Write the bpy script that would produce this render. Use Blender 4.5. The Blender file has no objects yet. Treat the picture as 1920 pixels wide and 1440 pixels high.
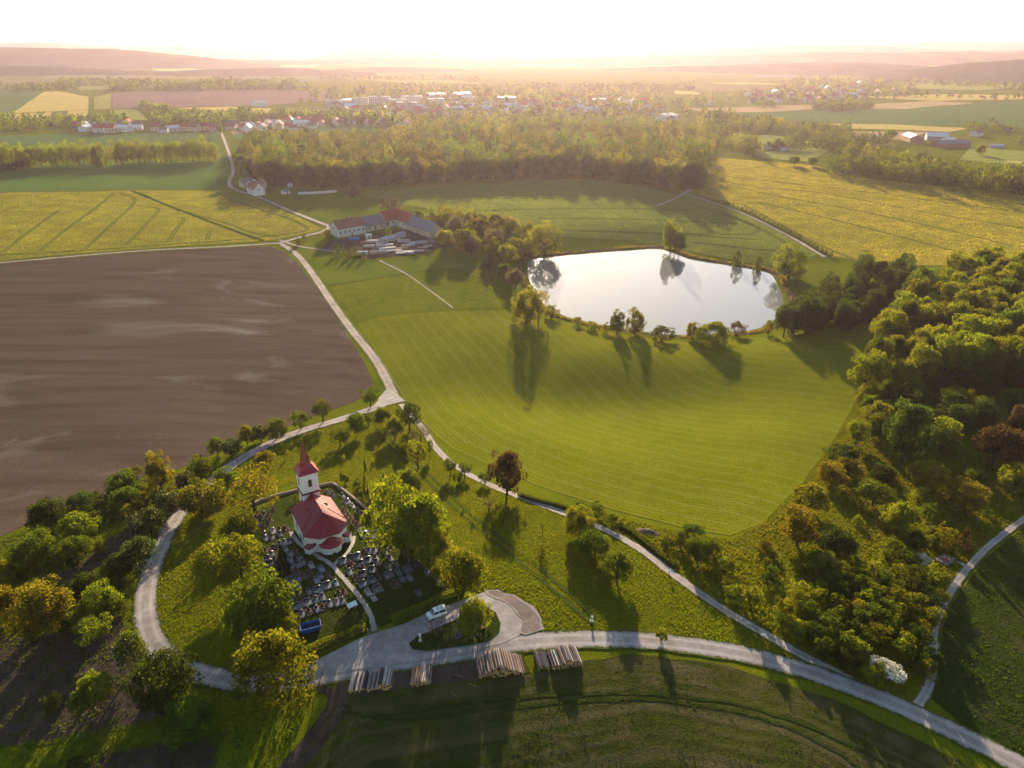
import bpy, bmesh, math, random
import numpy as np
from mathutils import Vector, Matrix
from mathutils.geometry import delaunay_2d_cdt

R = math.radians
random.seed(7)
rng = np.random.default_rng(7)
sc = bpy.context.scene
col = sc.collection

# ------------------------------------------------------------------ camera
CZ, FPX, PITCH = 110.0, 1333.0, R(25.1)          # metres, pixels of the 1920 px photo, downward tilt
cam_d = bpy.data.cameras.new('camera')
cam_d.sensor_width = 36.0
cam_d.lens = 36.0 * FPX / 1920.0
cam_d.clip_start, cam_d.clip_end = 1.0, 60000.0
cam = bpy.data.objects.new('camera', cam_d)
cam.location = (0, 0, CZ)
cam.rotation_euler = (R(90) - PITCH, 0, 0)
col.objects.link(cam)
sc.camera = cam

# ------------------------------------------------------------------ sky, sun, exposure
SUN_EL, SUN_AZ = R(12.5), R(2.0)                 # low evening sun, a touch to the right of the view axis
world = bpy.data.worlds.new('World')
sc.world = world
world.use_nodes = True
wn, wl = world.node_tree.nodes, world.node_tree.links
wn.clear()
wo = wn.new('ShaderNodeOutputWorld')
wb = wn.new('ShaderNodeBackground')
sky = wn.new('ShaderNodeTexSky')
sky.sky_type = 'NISHITA'
sky.sun_disc = False
sky.sun_elevation = SUN_EL
sky.sun_rotation = SUN_AZ
sky.altitude = 350.0
sky.air_density = 1.0
sky.dust_density = 0.6
sky.ozone_density = 1.0
wb.inputs['Strength'].default_value = 0.08
wl.new(sky.outputs[0], wb.inputs[0])
wl.new(wb.outputs[0], wo.inputs[0])

S = Vector((math.sin(SUN_AZ) * math.cos(SUN_EL), math.cos(SUN_AZ) * math.cos(SUN_EL), math.sin(SUN_EL)))
sun_d = bpy.data.lights.new('sun', 'SUN')
sun_d.energy = 5.0
sun_d.angle = R(0.6)
sun_d.color = (1.0, 0.82, 0.58)
sun = bpy.data.objects.new('sun', sun_d)
sun.rotation_euler = S.to_track_quat('Z', 'Y').to_euler()
sun.location = (0, 300, 300)
col.objects.link(sun)

vs = sc.view_settings
vs.view_transform = 'Standard'
vs.look = 'None'
vs.gamma = 1.0
vs.exposure = 1.6
vs.use_curve_mapping = False
sc.cycles.max_bounces = 6
sc.cycles.diffuse_bounces = 2
sc.cycles.glossy_bounces = 2
sc.cycles.transmission_bounces = 4
sc.cycles.transparent_max_bounces = 4
sc.cycles.volume_bounces = 1
sc.cycles.caustics_reflective = False
sc.cycles.caustics_refractive = False
sc.cycles.use_denoising = True

# ------------------------------------------------------------------ terrain heights
CP, SP = math.cos(PITCH), math.sin(PITCH)
POND_Z = -9.0

def ray(px, py):
    px, py = np.asarray(px, float), np.asarray(py, float)
    u, v = (px - 960.0) / FPX, (720.0 - py) / FPX
    return u, CP + v * SP, -SP + v * CP          # x right, y forward, z up

def on_plane(px, py, z):
    dx, dy, dz = ray(px, py)
    t = (z - CZ) / dz
    return dx * t, dy * t

def smooth(a, b, x):
    t = np.clip((x - a) / (b - a), 0, 1)
    return t * t * (3 - 2 * t)

POND_PX = [(978,488),(990,484),(1040,478),(1100,473),(1160,468),(1220,464),(1245,465),(1268,472),(1295,483),(1335,490),
           (1385,498),(1435,506),(1458,514),(1468,530),(1478,550),(1484,572),(1478,592),(1452,612),(1432,621),(1400,627),
           (1350,630),(1300,634),(1250,632),(1200,626),(1150,619),(1100,609),(1060,599),(1030,588),(1008,572),(990,550),(979,520)]
POND = np.array([on_plane(x, y, POND_Z) for x, y in POND_PX])

def poly_sd(poly, x, y):
    """signed distance to a polygon, negative inside"""
    x, y = np.asarray(x, float), np.asarray(y, float)
    d = np.full(x.shape, 1e18)
    inside = np.zeros(x.shape, bool)
    n = len(poly)
    for i in range(n):
        ax, ay = poly[i]
        bx, by = poly[(i + 1) % n]
        ex, ey = bx - ax, by - ay
        t = np.clip(((x - ax) * ex + (y - ay) * ey) / (ex * ex + ey * ey + 1e-12), 0, 1)
        d = np.minimum(d, (x - ax - t * ex) ** 2 + (y - ay - t * ey) ** 2)
        if ay != by:
            c = ((ay > y) != (by > y)) & (x < (bx - ax) * (y - ay) / (by - ay) + ax)
            inside ^= c
    d = np.sqrt(d)
    return np.where(inside, -d, d)

def line_d(line, x, y):
    x, y = np.asarray(x, float), np.asarray(y, float)
    d = np.full(x.shape, 1e18)
    for i in range(len(line) - 1):
        ax, ay = line[i]
        bx, by = line[i + 1]
        ex, ey = bx - ax, by - ay
        t = np.clip(((x - ax) * ex + (y - ay) * ey) / (ex * ex + ey * ey + 1e-12), 0, 1)
        d = np.minimum(d, (x - ax - t * ex) ** 2 + (y - ay - t * ey) ** 2)
    return np.sqrt(d)

_VN = np.random.default_rng(99).random((256, 256))
def vnoise(x, y, scale, octaves=3):
    """smooth value noise 0..1, scale in metres"""
    out, amp, tot = 0.0, 1.0, 0.0
    for o in range(octaves):
        u, v = np.asarray(x) / scale * 2 ** o + 37.3 * o, np.asarray(y) / scale * 2 ** o + 11.7 * o
        i, j = np.floor(u).astype(int), np.floor(v).astype(int)
        fu, fv = u - i, v - j
        fu, fv = fu * fu * (3 - 2 * fu), fv * fv * (3 - 2 * fv)
        g = lambda a, b: _VN[a % 256, b % 256]
        out = out + amp * ((g(i, j) * (1 - fu) + g(i + 1, j) * fu) * (1 - fv) + (g(i, j + 1) * (1 - fu) + g(i + 1, j + 1) * fu) * fv)
        tot += amp
        amp *= 0.55
    return out / tot

_SD = poly_sd(POND, *np.meshgrid(-240 + 2.5 * np.arange(242), 130 + 2.5 * np.arange(210)))

def h(x, y):
    x, y = np.asarray(x, float), np.asarray(y, float)
    z = 13.0 * np.exp(-((x + 12) / 120) ** 2 - ((y - 98) / 72) ** 2)              # the church hill
    z = z - 7.0 * np.exp(-((x - 60) / 170) ** 2 - ((y - 380) / 130) ** 2)         # the pond basin
    z = z + 13.0 * np.exp(-((x - 285) / 110) ** 2 - ((y - 265) / 125) ** 2)       # the wooded rise
    z = z + 5.0 * np.exp(-((x - 330) / 260) ** 2 - ((y - 760) / 220) ** 2)
    z = z - 6.3 * np.exp(-((x - 45) / 70) ** 2 - ((y - 232) / 30) ** 2)             # the hollow in the mown field
    z = z + 0.9 * np.sin(x / 47 + 1.3) * np.sin(y / 61 + 0.4) * smooth(110, 220, y)
    z = z + 0.35 * np.sin(x / 19 + 0.7 + y / 43) * np.sin(y / 23 + 2.1)
    far = smooth(900, 2600, y)
    z = z + far * (9 * np.sin(x / 420 + 0.6) * np.sin(y / 560 + 1.1) + 7 * np.sin(x / 900 + y / 1300) + 4)
    z = z + smooth(2400, 6500, y) * 45 * (0.45 + 0.55 * np.sin(x / 1500 + 0.9) * np.sin(y / 1900 - 0.6))
    fx, fy = np.clip((x + 240) / 2.5, 0, 239.99), np.clip((y - 130) / 2.5, 0, 207.99)
    i, j = fx.astype(int), fy.astype(int)
    fx, fy = fx - i, fy - j
    sd = (_SD[j, i] * (1 - fx) + _SD[j, i + 1] * fx) * (1 - fy) + (_SD[j + 1, i] * (1 - fx) + _SD[j + 1, i + 1] * fx) * fy
    t = smooth(0, 55, sd)
    shore = POND_Z + np.clip(0.35 + 0.10 * sd, -2.0, 4.0)
    z = shore * (1 - t) + z * t
    return z

_T = np.concatenate([np.linspace(60, 700, 90), np.geomspace(708, 14000, 110)])

def at(px, py):
    """where the line of sight through a photo pixel meets the terrain"""
    px, py = np.atleast_1d(np.asarray(px, float)), np.atleast_1d(np.asarray(py, float))
    dx, dy, dz = ray(px, py)
    n = np.sqrt(dx * dx + dy * dy + dz * dz)
    dx, dy, dz = dx / n, dy / n, dz / n
    f = lambda t: CZ + dz * t - h(dx * t, dy * t)
    below = CZ + dz[:, None] * _T - h(dx[:, None] * _T, dy[:, None] * _T) < 0
    k = np.where(below.any(1), below.argmax(1), len(_T) - 1)
    lo, hi = _T[np.maximum(k - 1, 0)], _T[k]
    for _ in range(20):
        m = (lo + hi) / 2
        b = f(m) < 0
        hi = np.where(b, m, hi)
        lo = np.where(b, lo, m)
    return np.stack([dx * hi, dy * hi], -1)

def at1(px, py):
    p = at(px, py)[0]
    return float(p[0]), float(p[1]), float(h(p[0], p[1]))

def scale_at(p):
    """metres per photo pixel at a point (across the line of sight)"""
    return (p[1] * CP - (p[2] - CZ) * SP) / FPX

# ------------------------------------------------------------------ material helpers
class NT:
    def __init__(s, name):
        s.m = bpy.data.materials.new(name)
        s.m.use_nodes = True
        s.t = s.m.node_tree
        s.t.nodes.clear()
        s.out = s.t.nodes.new('ShaderNodeOutputMaterial')
    def n(s, kind, **kw):
        o = s.t.nodes.new('ShaderNode' + kind)
        for k, v in kw.items():
            setattr(o, k, v)
        return o
    def l(s, a, b):
        s.t.links.new(a, b)
    def pos(s, scale=(1, 1, 1), rot=0.0, obj=False):
        m = s.n('Mapping')
        m.inputs['Scale'].default_value = scale
        m.inputs['Rotation'].default_value = (0, 0, rot)
        if obj:
            s.l(s.n('TexCoord').outputs['Object'], m.inputs[0])
        else:
            s.l(s.n('NewGeometry').outputs['Position'], m.inputs[0])
        return m.outputs[0]
    def noise(s, vec, scale, detail=3.0, rough=0.55, dist=0.0):
        o = s.n('TexNoise')
        o.inputs['Scale'].default_value = scale
        o.inputs['Detail'].default_value = detail
        o.inputs['Roughness'].default_value = rough
        o.inputs['Distortion'].default_value = dist
        if vec is not None:
            s.l(vec, o.inputs['Vector'])
        return o.outputs[0]
    def ramp(s, fac, stops):
        o = s.n('ValToRGB')
        e = o.color_ramp.elements
        while len(e) < len(stops):
            e.new(0.5)
        for i, (p, c) in enumerate(stops):
            e[i].position = p
            e[i].color = (c[0], c[1], c[2], 1) if hasattr(c, '__len__') else (c, c, c, 1)
        s.l(fac, o.inputs[0])
        return o.outputs[0]
    def mix(s, fac, a, b, mode='MIX'):
        o = s.n('Mix', data_type='RGBA', blend_type=mode)
        for sock, v in ((o.inputs[0], fac), (o.inputs[6], a), (o.inputs[7], b)):
            if hasattr(v, 'default_value') or hasattr(v, 'is_linked'):
                s.l(v, sock)
            elif hasattr(v, '__len__'):
                sock.default_value = (v[0], v[1], v[2], 1)
            else:
                sock.default_value = v
        return o.outputs[2]
    def math(s, op, a, b=0.0, c=0.0):
        o = s.n('Math', operation=op)
        for i, v in enumerate((a, b, c)):
            if hasattr(v, 'is_linked'):
                s.l(v, o.inputs[i])
            else:
                o.inputs[i].default_value = v
        return o.outputs[0]
    def attr(s, name):
        return s.n('Attribute', attribute_name=name).outputs['Fac']
    def bump(s, height, strength=0.5, dist=0.3):
        o = s.n('Bump')
        o.inputs['Strength'].default_value = strength
        o.inputs['Distance'].default_value = dist
        s.l(height, o.inputs['Height'])
        return o.outputs[0]
    def principled(s, colour, rough=0.9, normal=None, spec=0.2, metal=0.0):
        o = s.n('BsdfPrincipled')
        for sock, v in ((o.inputs['Base Color'], colour), (o.inputs['Roughness'], rough)):
            if hasattr(v, 'is_linked'):
                s.l(v, sock)
            elif hasattr(v, '__len__'):
                sock.default_value = (v[0], v[1], v[2], 1)
            else:
                sock.default_value = v
        o.inputs['Specular IOR Level'].default_value = spec
        o.inputs['Metallic'].default_value = metal
        if normal is not None:
            s.l(normal, o.inputs['Normal'])
        s.l(o.outputs[0], s.out.inputs[0])
        return o

def plain(name, c, rough=0.8, vary=0.25, scale=1.5, spec=0.3, metal=0.0, bump=0.0, rnd=0.0):
    """a plain stained surface: object colour with soft blotches; rnd shifts it from copy to copy"""
    t = NT(name)
    v = t.pos(obj=True)
    f = t.noise(v, scale, 4, 0.6)
    c1 = [k * (1 - vary) for k in c]
    c2 = [min(1, k * (1 + vary)) for k in c]
    cc = t.ramp(f, [(0.3, c1), (0.7, c2)])
    if rnd:
        r = t.n('ObjectInfo').outputs['Random']
        cc = t.mix(1.0, cc, t.ramp(r, [(0, 1 - rnd), (1, 1.0)]), 'MULTIPLY')
    nm = t.bump(f, bump, 0.05) if bump else None
    t.principled(cc, rough, nm, spec, metal)
    return t.m

# ------------------------------------------------------------------ mesh helpers
def mesh_obj(name, verts, faces, mat=None, parent=None, attrs=None, smooth_=False):
    me = bpy.data.meshes.new(name)
    me.from_pydata([tuple(map(float, v)) for v in verts], [], faces)
    if attrs:
        for k, a in attrs.items():
            me.attributes.new(k, 'FLOAT', 'POINT').data.foreach_set('value', np.asarray(a, np.float32))
    mats = mat if isinstance(mat, (list, tuple)) else [mat]
    for m in mats:
        if m:
            me.materials.append(m)
    if smooth_:
        me.shade_smooth()
    o = bpy.data.objects.new(name, me)
    col.objects.link(o)
    if parent:
        o.parent = parent
    return o

def quads_mesh(name, V, nquad, mat, attrs=None, mid=None):
    """V: (nquad*4,3) array -> fast mesh of separate quads"""
    me = bpy.data.meshes.new(name)
    me.vertices.add(nquad * 4)
    me.vertices.foreach_set('co', np.asarray(V, np.float32).ravel())
    me.loops.add(nquad * 4)
    me.loops.foreach_set('vertex_index', np.arange(nquad * 4, dtype=np.int32))
    me.polygons.add(nquad)
    me.polygons.foreach_set('loop_start', np.arange(0, nquad * 4, 4, dtype=np.int32))
    me.polygons.foreach_set('loop_total', np.full(nquad, 4, np.int32))
    if attrs:
        for k, a in attrs.items():
            me.attributes.new(k, 'FLOAT', 'FACE').data.foreach_set('value', np.asarray(a, np.float32))
    for m in (mat if isinstance(mat, (list, tuple)) else [mat]):
        me.materials.append(m)
    if mid is not None:
        me.polygons.foreach_set('material_index', np.asarray(mid, np.int32))
    me.update(calc_edges=True)
    me.validate()
    return me

def tag(o, label=None, cat=None, group=None, kind=None):
    if label: o['label'] = label
    if cat: o['category'] = cat
    if group: o['group'] = group
    if kind: o['kind'] = kind
    return o

def empty(name, loc, rz=0.0):
    o = bpy.data.objects.new(name, None)
    o.empty_display_size = 0.5
    o.location = loc
    o.rotation_euler = (0, 0, rz)
    col.objects.link(o)
    return o

def dup(o, loc=None, rz=None, scale=None):
    """copy of a thing with its parts and their sub-parts, sharing the mesh data"""
    c = o.copy()
    col.objects.link(c)
    for ch in o.children:
        k = ch.copy()
        col.objects.link(k)
        k.parent = c
        for g in ch.children:
            q = g.copy()
            col.objects.link(q)
            q.parent = k
    if loc is not None: c.location = loc
    if rz is not None: c.rotation_euler = (0, 0, rz)
    if scale is not None: c.scale = scale if hasattr(scale, '__len__') else (scale,) * 3
    return c

class MB:
    """collects boxes, prisms, tubes; build() links them as one mesh object"""
    def __init__(s):
        s.v, s.f, s.m = [], [], []
    def add(s, vs_, fs_, mi=0):
        b = len(s.v)
        s.v += [tuple(v) for v in vs_]
        s.f += [tuple(i + b for i in f) for f in fs_]
        s.m += [mi] * len(fs_)
        return s
    def box(s, x0, x1, y0, y1, z0, z1, mi=0):
        v = [(x0,y0,z0),(x1,y0,z0),(x1,y1,z0),(x0,y1,z0),(x0,y0,z1),(x1,y0,z1),(x1,y1,z1),(x0,y1,z1)]
        return s.add(v, [(0,3,2,1),(4,5,6,7),(0,1,5,4),(1,2,6,5),(2,3,7,6),(3,0,4,7)], mi)
    def prism(s, poly, z0, z1, mi=0, top=None):
        """vertical prism over a ccw polygon; top may be another polygon of the same length (taper)"""
        n = len(poly)
        t = top or poly
        v = [(x, y, z0) for x, y in poly] + [(x, y, z1) for x, y in t]
        f = [tuple(range(n - 1, -1, -1)), tuple(range(n, 2 * n))]
        f += [(i, (i + 1) % n, n + (i + 1) % n, n + i) for i in range(n)]
        return s.add(v, f, mi)
    def tube(s, pts, radii, n=6, mi=0, cap=True):
        pts = [Vector(p) for p in pts]
        vs_, fs_ = [], []
        for k, p in enumerate(pts):
            d = (pts[min(k + 1, len(pts) - 1)] - pts[max(k - 1, 0)]).normalized()
            a = d.orthogonal().normalized()
            b = d.cross(a)
            for i in range(n):
                w = 2 * math.pi * i / n
                vs_.append(p + (a * math.cos(w) + b * math.sin(w)) * radii[k])
        for k in range(len(pts) - 1):
            for i in range(n):
                j = (i + 1) % n
                fs_.append((k * n + i, k * n + j, (k + 1) * n + j, (k + 1) * n + i))
        if cap:
            fs_.append(tuple(range(n - 1, -1, -1)))
            fs_.append(tuple((len(pts) - 1) * n + i for i in range(n)))
        return s.add(vs_, fs_, mi)
    def build(s, name, mat, parent=None, smooth_=False):
        o = mesh_obj(name, s.v, s.f, mat, parent, smooth_=smooth_)
        if len(set(s.m)) > 1:
            o.data.polygons.foreach_set('material_index', s.m)
        bm = bmesh.new(); bm.from_mesh(o.data)
        bmesh.ops.recalc_face_normals(bm, faces=bm.faces)
        bm.to_mesh(o.data); bm.free()
        return o

def densify(line, step):
    out = []
    for a, b in zip(line[:-1], line[1:]):
        n = max(1, int(math.hypot(b[0] - a[0], b[1] - a[1]) / step))
        for i in range(n):
            t = i / n
            out.append((a[0] + (b[0] - a[0]) * t, a[1] + (b[1] - a[1]) * t))
    out.append(tuple(line[-1]))
    return out

def spline(pts, k=6):
    """Catmull-Rom through the points"""
    P = [np.array(p, float) for p in pts]
    P = [2 * P[0] - P[1]] + P + [2 * P[-1] - P[-2]]
    out = []
    for i in range(1, len(P) - 2):
        a, b, c, d = P[i - 1], P[i], P[i + 1], P[i + 2]
        for t in np.linspace(0, 1, k, endpoint=False):
            out.append(0.5 * (2 * b + (c - a) * t + (2 * a - 5 * b + 4 * c - d) * t * t + (3 * b - a - 3 * c + d) * t ** 3))
    out.append(P[-2])
    return np.array(out)

def sheet(name, poly, step, off, mat, attrs=None, parent=None, wob=0.0, kind='structure'):
    """a field: polygon in ground metres draped over the terrain"""
    poly = densify(list(map(tuple, poly)) + [tuple(poly[0])], step)[:-1]
    P = np.array(poly)
    if wob:
        P = P + np.stack([np.sin(P[:, 1] / 3.1) + np.sin(P[:, 0] / 1.7 + P[:, 1]), np.sin(P[:, 0] / 2.7) + np.sin(P[:, 1] / 1.3 - P[:, 0])], -1) * wob
    x0, y0 = P.min(0); x1, y1 = P.max(0)
    gx, gy = np.meshgrid(np.arange(x0, x1, step), np.arange(y0, y1, step))
    gx[1::2] += step / 2
    G = np.stack([gx.ravel(), gy.ravel()], -1)
    G = G[poly_sd(P, G[:, 0], G[:, 1]) < -step * 0.45]
    allp = np.concatenate([P, G])
    n = len(P)
    vv, _, ff, *_ = delaunay_2d_cdt([Vector(p) for p in allp], [(i, (i + 1) % n) for i in range(n)], [list(range(n))], 1, 1e-5)
    vv = np.array([(v.x, v.y) for v in vv])
    z = h(vv[:, 0], vv[:, 1]) + off
    A = {k: fn(vv[:, 0], vv[:, 1]) for k, fn in (attrs or {}).items()}
    o = mesh_obj(name, np.column_stack([vv, z]), [tuple(f) for f in ff], mat, parent, A, smooth_=True)
    # faces up
    me = o.data
    if len(me.polygons) and me.polygons[0].normal.z < 0:
        me.flip_normals()
    return tag(o, kind=kind)

def ribbon(name, line, width, off, mat, parent=None, kind='structure', wob=0.0, closed=False):
    """a road or path along ground points; width a number or one per point"""
    L = np.array(line, float)
    n = len(L)
    w = np.full(n, width, float) if np.isscalar(width) else np.asarray(width, float)
    d = np.gradient(L, axis=0)
    d /= np.linalg.norm(d, axis=1)[:, None] + 1e-9
    nrm = np.stack([-d[:, 1], d[:, 0]], -1)
    us = [-1.12, -0.9, -0.45, 0, 0.45, 0.9, 1.12]
    V, A = [], []
    ph = rng.random() * 10
    for k in range(n):
        for u in us:
            e = wob * (math.sin(k * 0.9 + ph + u * 3) + math.sin(k * 2.3 + u * 5 + ph)) if abs(u) > 1 else 0
            p = L[k] + nrm[k] * (w[k] / 2 * u + e)
            V.append((p[0], p[1])); A.append(u)
    V = np.array(V)
    z = h(V[:, 0], V[:, 1]) + off
    m = len(us)
    F = [(k * m + i, k * m + i + 1, (k + 1) * m + i + 1, (k + 1) * m + i) for k in range(n - 1) for i in range(m - 1)]
    o = mesh_obj(name, np.column_stack([V, z]), F, mat, parent, {'across': A}, smooth_=True)
    if o.data.polygons[0].normal.z < 0:
        o.data.flip_normals()
    if kind: tag(o, kind=kind)
    return o

def px_line(pts, k=6):
    return at(*np.array(spline(pts, k)).T)

def px_poly(pts):
    return at(*np.array(pts, float).T)

# ================================================================== surfaces
def grass_mat(name, dark, light, dry, dry_amt=0.5, row=None, row_amt=0.0, row_dry=(0.2, 0.17, 0.07), bump=0.9):
    """turf: light and dark green patches, dry tufts, fine blade relief; row = metres per machine pass"""
    t = NT(name)
    v = t.pos()
    big = t.noise(v, 0.03, 4, 0.6)
    mid = t.noise(v, 0.25, 4, 0.65)
    fine = t.noise(v, 2.6, 3, 0.7)
    c = t.mix(t.ramp(big, [(0.35, 0.0), (0.65, 1.0)]), dark, light)
    c = t.mix(t.ramp(mid, [(0.5, 0.0), (0.75, dry_amt)]), c, dry)
    c = t.mix(0.7, c, t.ramp(fine, [(0.25, 0.45), (0.75, 1.5)]), 'MULTIPLY')
    hgt = fine
    if row:
        r = t.attr('row')
        wob = t.math('MULTIPLY', t.math('SUBTRACT', mid, 0.5), 1.4)
        ph = t.math('MULTIPLY', t.math('ADD', r, wob), 2 * math.pi / row)
        w = t.math('MULTIPLY_ADD', t.math('SINE', ph), 0.5, 0.5)
        ph2 = t.math('MULTIPLY', t.math('ADD', r, t.math('MULTIPLY', big, 3.0)), 2 * math.pi / (row * 3.7))
        w2 = t.math('MULTIPLY_ADD', t.math('SINE', ph2), 0.5, 0.5)
        ww = t.math('MULTIPLY', t.ramp(w, [(0.55, 0.0), (0.95, 1.0)]), t.ramp(t.noise(v, 0.07, 4, 0.65), [(0.42, 0.05), (0.62, 1.0)]))
        c = t.mix(t.math('MULTIPLY', ww, row_amt), c, row_dry)
        c = t.mix(t.math('MULTIPLY', t.ramp(w2, [(0.8, 0.0), (0.98, 1.0)]), row_amt * 0.8), c, row_dry)
        hgt = t.math('ADD', fine, t.math('MULTIPLY', w, 0.2))
    t.principled(c, 0.95, t.bump(hgt, bump, 0.35), 0.0)
    return t.m

def crop_mat(name, a, b, row=2.2, amt=0.35, far=False, bump=0.8):
    t = NT(name)
    v = t.pos()
    big = t.noise(v, 0.012 if not far else 0.004, 4, 0.6)
    mid = t.noise(t.pos((0.16, 0.45, 1) if not far else (0.03, 0.1, 1)), 1.0, 4, 0.65)
    fine = t.noise(v, 1.1 if not far else 0.2, 3, 0.7)
    c = t.mix(t.ramp(big, [(0.3, 0.0), (0.7, 1.0)]), a, b)
    c = t.mix(amt, c, t.ramp(mid, [(0.3, 0.4), (0.7, 1.4)]), 'MULTIPLY')
    c = t.mix(0.6, c, t.ramp(fine, [(0.25, 0.5), (0.75, 1.45)]), 'MULTIPLY')
    r = t.attr('row')
    w = t.math('MULTIPLY_ADD', t.math('SINE', t.math('MULTIPLY', t.math('ADD', r, mid), 2 * math.pi / row)), 0.5, 0.5)
    c = t.mix(0.22, c, t.ramp(w, [(0.0, 0.6), (1.0, 1.3)]), 'MULTIPLY')
    t.principled(c, 0.95, t.bump(t.math('ADD', fine, t.math('MULTIPLY', w, 0.4)), bump, 0.4), 0.0)
    return t.m

def soil_mat(name, dark, light, pale, row=1.6):
    t = NT(name)
    v = t.pos()
    streak = t.noise(t.pos((0.006, 0.035, 1), R(-10)), 1.0, 4, 0.55, 0.4)
    streak2 = t.noise(t.pos((0.012, 0.16, 1), R(-10)), 1.0, 5, 0.6, 0.2)
    fine = t.noise(v, 1.8, 4, 0.75)
    c = t.ramp(streak2, [(0.3, dark), (0.7, light)])
    c = t.mix(t.ramp(streak, [(0.58, 0.0), (0.74, 0.75)]), c, pale)
    c = t.mix(t.ramp(t.noise(v, 0.02, 3, 0.6), [(0.6, 0.0), (0.75, 0.25)]), c, (0.11, 0.10, 0.03))
    c = t.mix(0.6, c, t.ramp(fine, [(0.25, 0.55), (0.75, 1.4)]), 'MULTIPLY')
    w = t.math('MULTIPLY_ADD', t.math('SINE', t.math('MULTIPLY', t.math('ADD', t.attr('row'), streak2), 2 * math.pi / row)), 0.5, 0.5)
    c = t.mix(0.2, c, t.ramp(w, [(0.0, 0.6), (1.0, 1.25)]), 'MULTIPLY')
    t.principled(c, 0.95, t.bump(t.math('ADD', fine, t.math('MULTIPLY', w, 0.35)), 0.6, 0.3), 0.0)
    return t.m

def dirt_mat(name, a, b, tuft=(0.05, 0.06, 0.015), tuft_lo=0.52, tuft_hi=0.66, scale=0.35, soft=None):
    t = NT(name)
    v = t.pos()
    fine = t.noise(v, 2.2, 5, 0.75)
    c = t.ramp(t.noise(v, 0.2, 5, 0.65), [(0.3, a), (0.7, b)])
    c = t.mix(t.ramp(t.noise(v, scale, 5, 0.7), [(tuft_lo, 0.0), (tuft_hi, 1.0)]), c, tuft)
    if soft:      # ragged border: the surrounding turf creeps in over the last metres
        e = t.math('ADD', t.math('MULTIPLY', t.attr('edge'), 0.32), t.math('MULTIPLY', t.math('SUBTRACT', t.noise(v, 0.55, 5, 0.75), 0.5), 1.5))
        c = t.mix(t.ramp(e, [(0.18, 1.0), (0.42, 0.0)]), c, soft)
    c = t.mix(0.7, c, t.ramp(fine, [(0.25, 0.45), (0.78, 1.6)]), 'MULTIPLY')
    t.principled(c, 0.95, t.bump(fine, 0.8, 0.25), 0.0)
    return t.m

def road_mat(name, c, rut, edge, track=True):
    """gravel road: two wheel tracks, grassy broken edges"""
    t = NT(name)
    v = t.pos()
    fine = t.noise(v, 3.0, 5, 0.75)
    mid = t.noise(v, 0.5, 4, 0.65)
    a = t.math('ABSOLUTE', t.attr('across'))
    base = t.ramp(mid, [(0.28, [k * 0.66 for k in c]), (0.72, [k * 1.18 for k in c])])
    if track:
        d = t.math('ABSOLUTE', t.math('SUBTRACT', a, 0.5))
        tr = t.ramp(d, [(0.0, 1.0), (0.28, 0.0)])
        base = t.mix(t.math('MULTIPLY', tr, 0.6), base, rut)
    e = t.math('ADD', a, t.math('MULTIPLY', t.math('SUBTRACT', t.noise(v, 0.9, 5, 0.75), 0.5), 1.1))
    base = t.mix(t.ramp(e, [(0.82, 0.0), (1.04, 1.0)]), base, edge)
    base = t.mix(0.55, base, t.ramp(t.noise(v, 0.13, 4, 0.6), [(0.35, 0.62), (0.65, 1.25)]), 'MULTIPLY')
    base = t.mix(0.6, base, t.ramp(fine, [(0.25, 0.55), (0.75, 1.4)]), 'MULTIPLY')
    t.principled(base, 0.95, t.bump(fine, 0.5, 0.12), 0.05)
    return t.m

M = {}
M['ground'] = grass_mat('meadow_grass', (0.085, 0.105, 0.005), (0.130, 0.145, 0.006), (0.155, 0.15, 0.010), 0.35)
M['mown'] = grass_mat('mown_field', (0.105, 0.125, 0.005), (0.150, 0.162, 0.006), (0.17, 0.16, 0.015), 0.35, 1.6, 0.32, (0.22, 0.20, 0.05))
M['meadow'] = grass_mat('hay_meadow', (0.075, 0.115, 0.008), (0.11, 0.14, 0.010), (0.14, 0.14, 0.02), 0.4)
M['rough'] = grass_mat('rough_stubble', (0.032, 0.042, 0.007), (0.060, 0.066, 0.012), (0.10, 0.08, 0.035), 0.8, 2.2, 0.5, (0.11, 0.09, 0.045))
M['rough2'] = grass_mat('worn_shaded_grass', (0.022, 0.038, 0.006), (0.040, 0.055, 0.008), (0.09, 0.07, 0.035), 0.5)
M['wheat'] = crop_mat('wheat', (0.17, 0.185, 0.028), (0.225, 0.21, 0.032), 1.9, 0.3)
M['wheat_gold'] = crop_mat('sunlit_wheat', (0.205, 0.19, 0.03), (0.265, 0.22, 0.035), 1.9, 0.3)  # the same wheat with the low sun's gold put into its colour
M['barley'] = crop_mat('barley', (0.13, 0.17, 0.03), (0.17, 0.19, 0.035), 4.0, 0.3)
M['green_crop'] = crop_mat('green_crop', (0.07, 0.13, 0.03), (0.10, 0.16, 0.03), 4.0, 0.25)
M['soil'] = soil_mat('ploughed_soil', (0.072, 0.050, 0.036), (0.112, 0.081, 0.060), (0.21, 0.185, 0.165), 1.3)
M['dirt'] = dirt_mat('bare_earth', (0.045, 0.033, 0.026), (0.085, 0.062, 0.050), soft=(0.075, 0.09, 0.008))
M['dirt_yard'] = dirt_mat('trampled_earth', (0.05, 0.036, 0.028), (0.10, 0.075, 0.06), tuft_lo=0.6, tuft_hi=0.7, soft=(0.055, 0.066, 0.010))
M['dirt_tracks'] = dirt_mat('churned_earth', (0.05, 0.036, 0.028), (0.10, 0.075, 0.06), tuft_lo=0.6, tuft_hi=0.7)
M['road'] = road_mat('gravel_road', (0.30, 0.265, 0.24), (0.43, 0.395, 0.37), (0.06, 0.075, 0.012))
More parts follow.
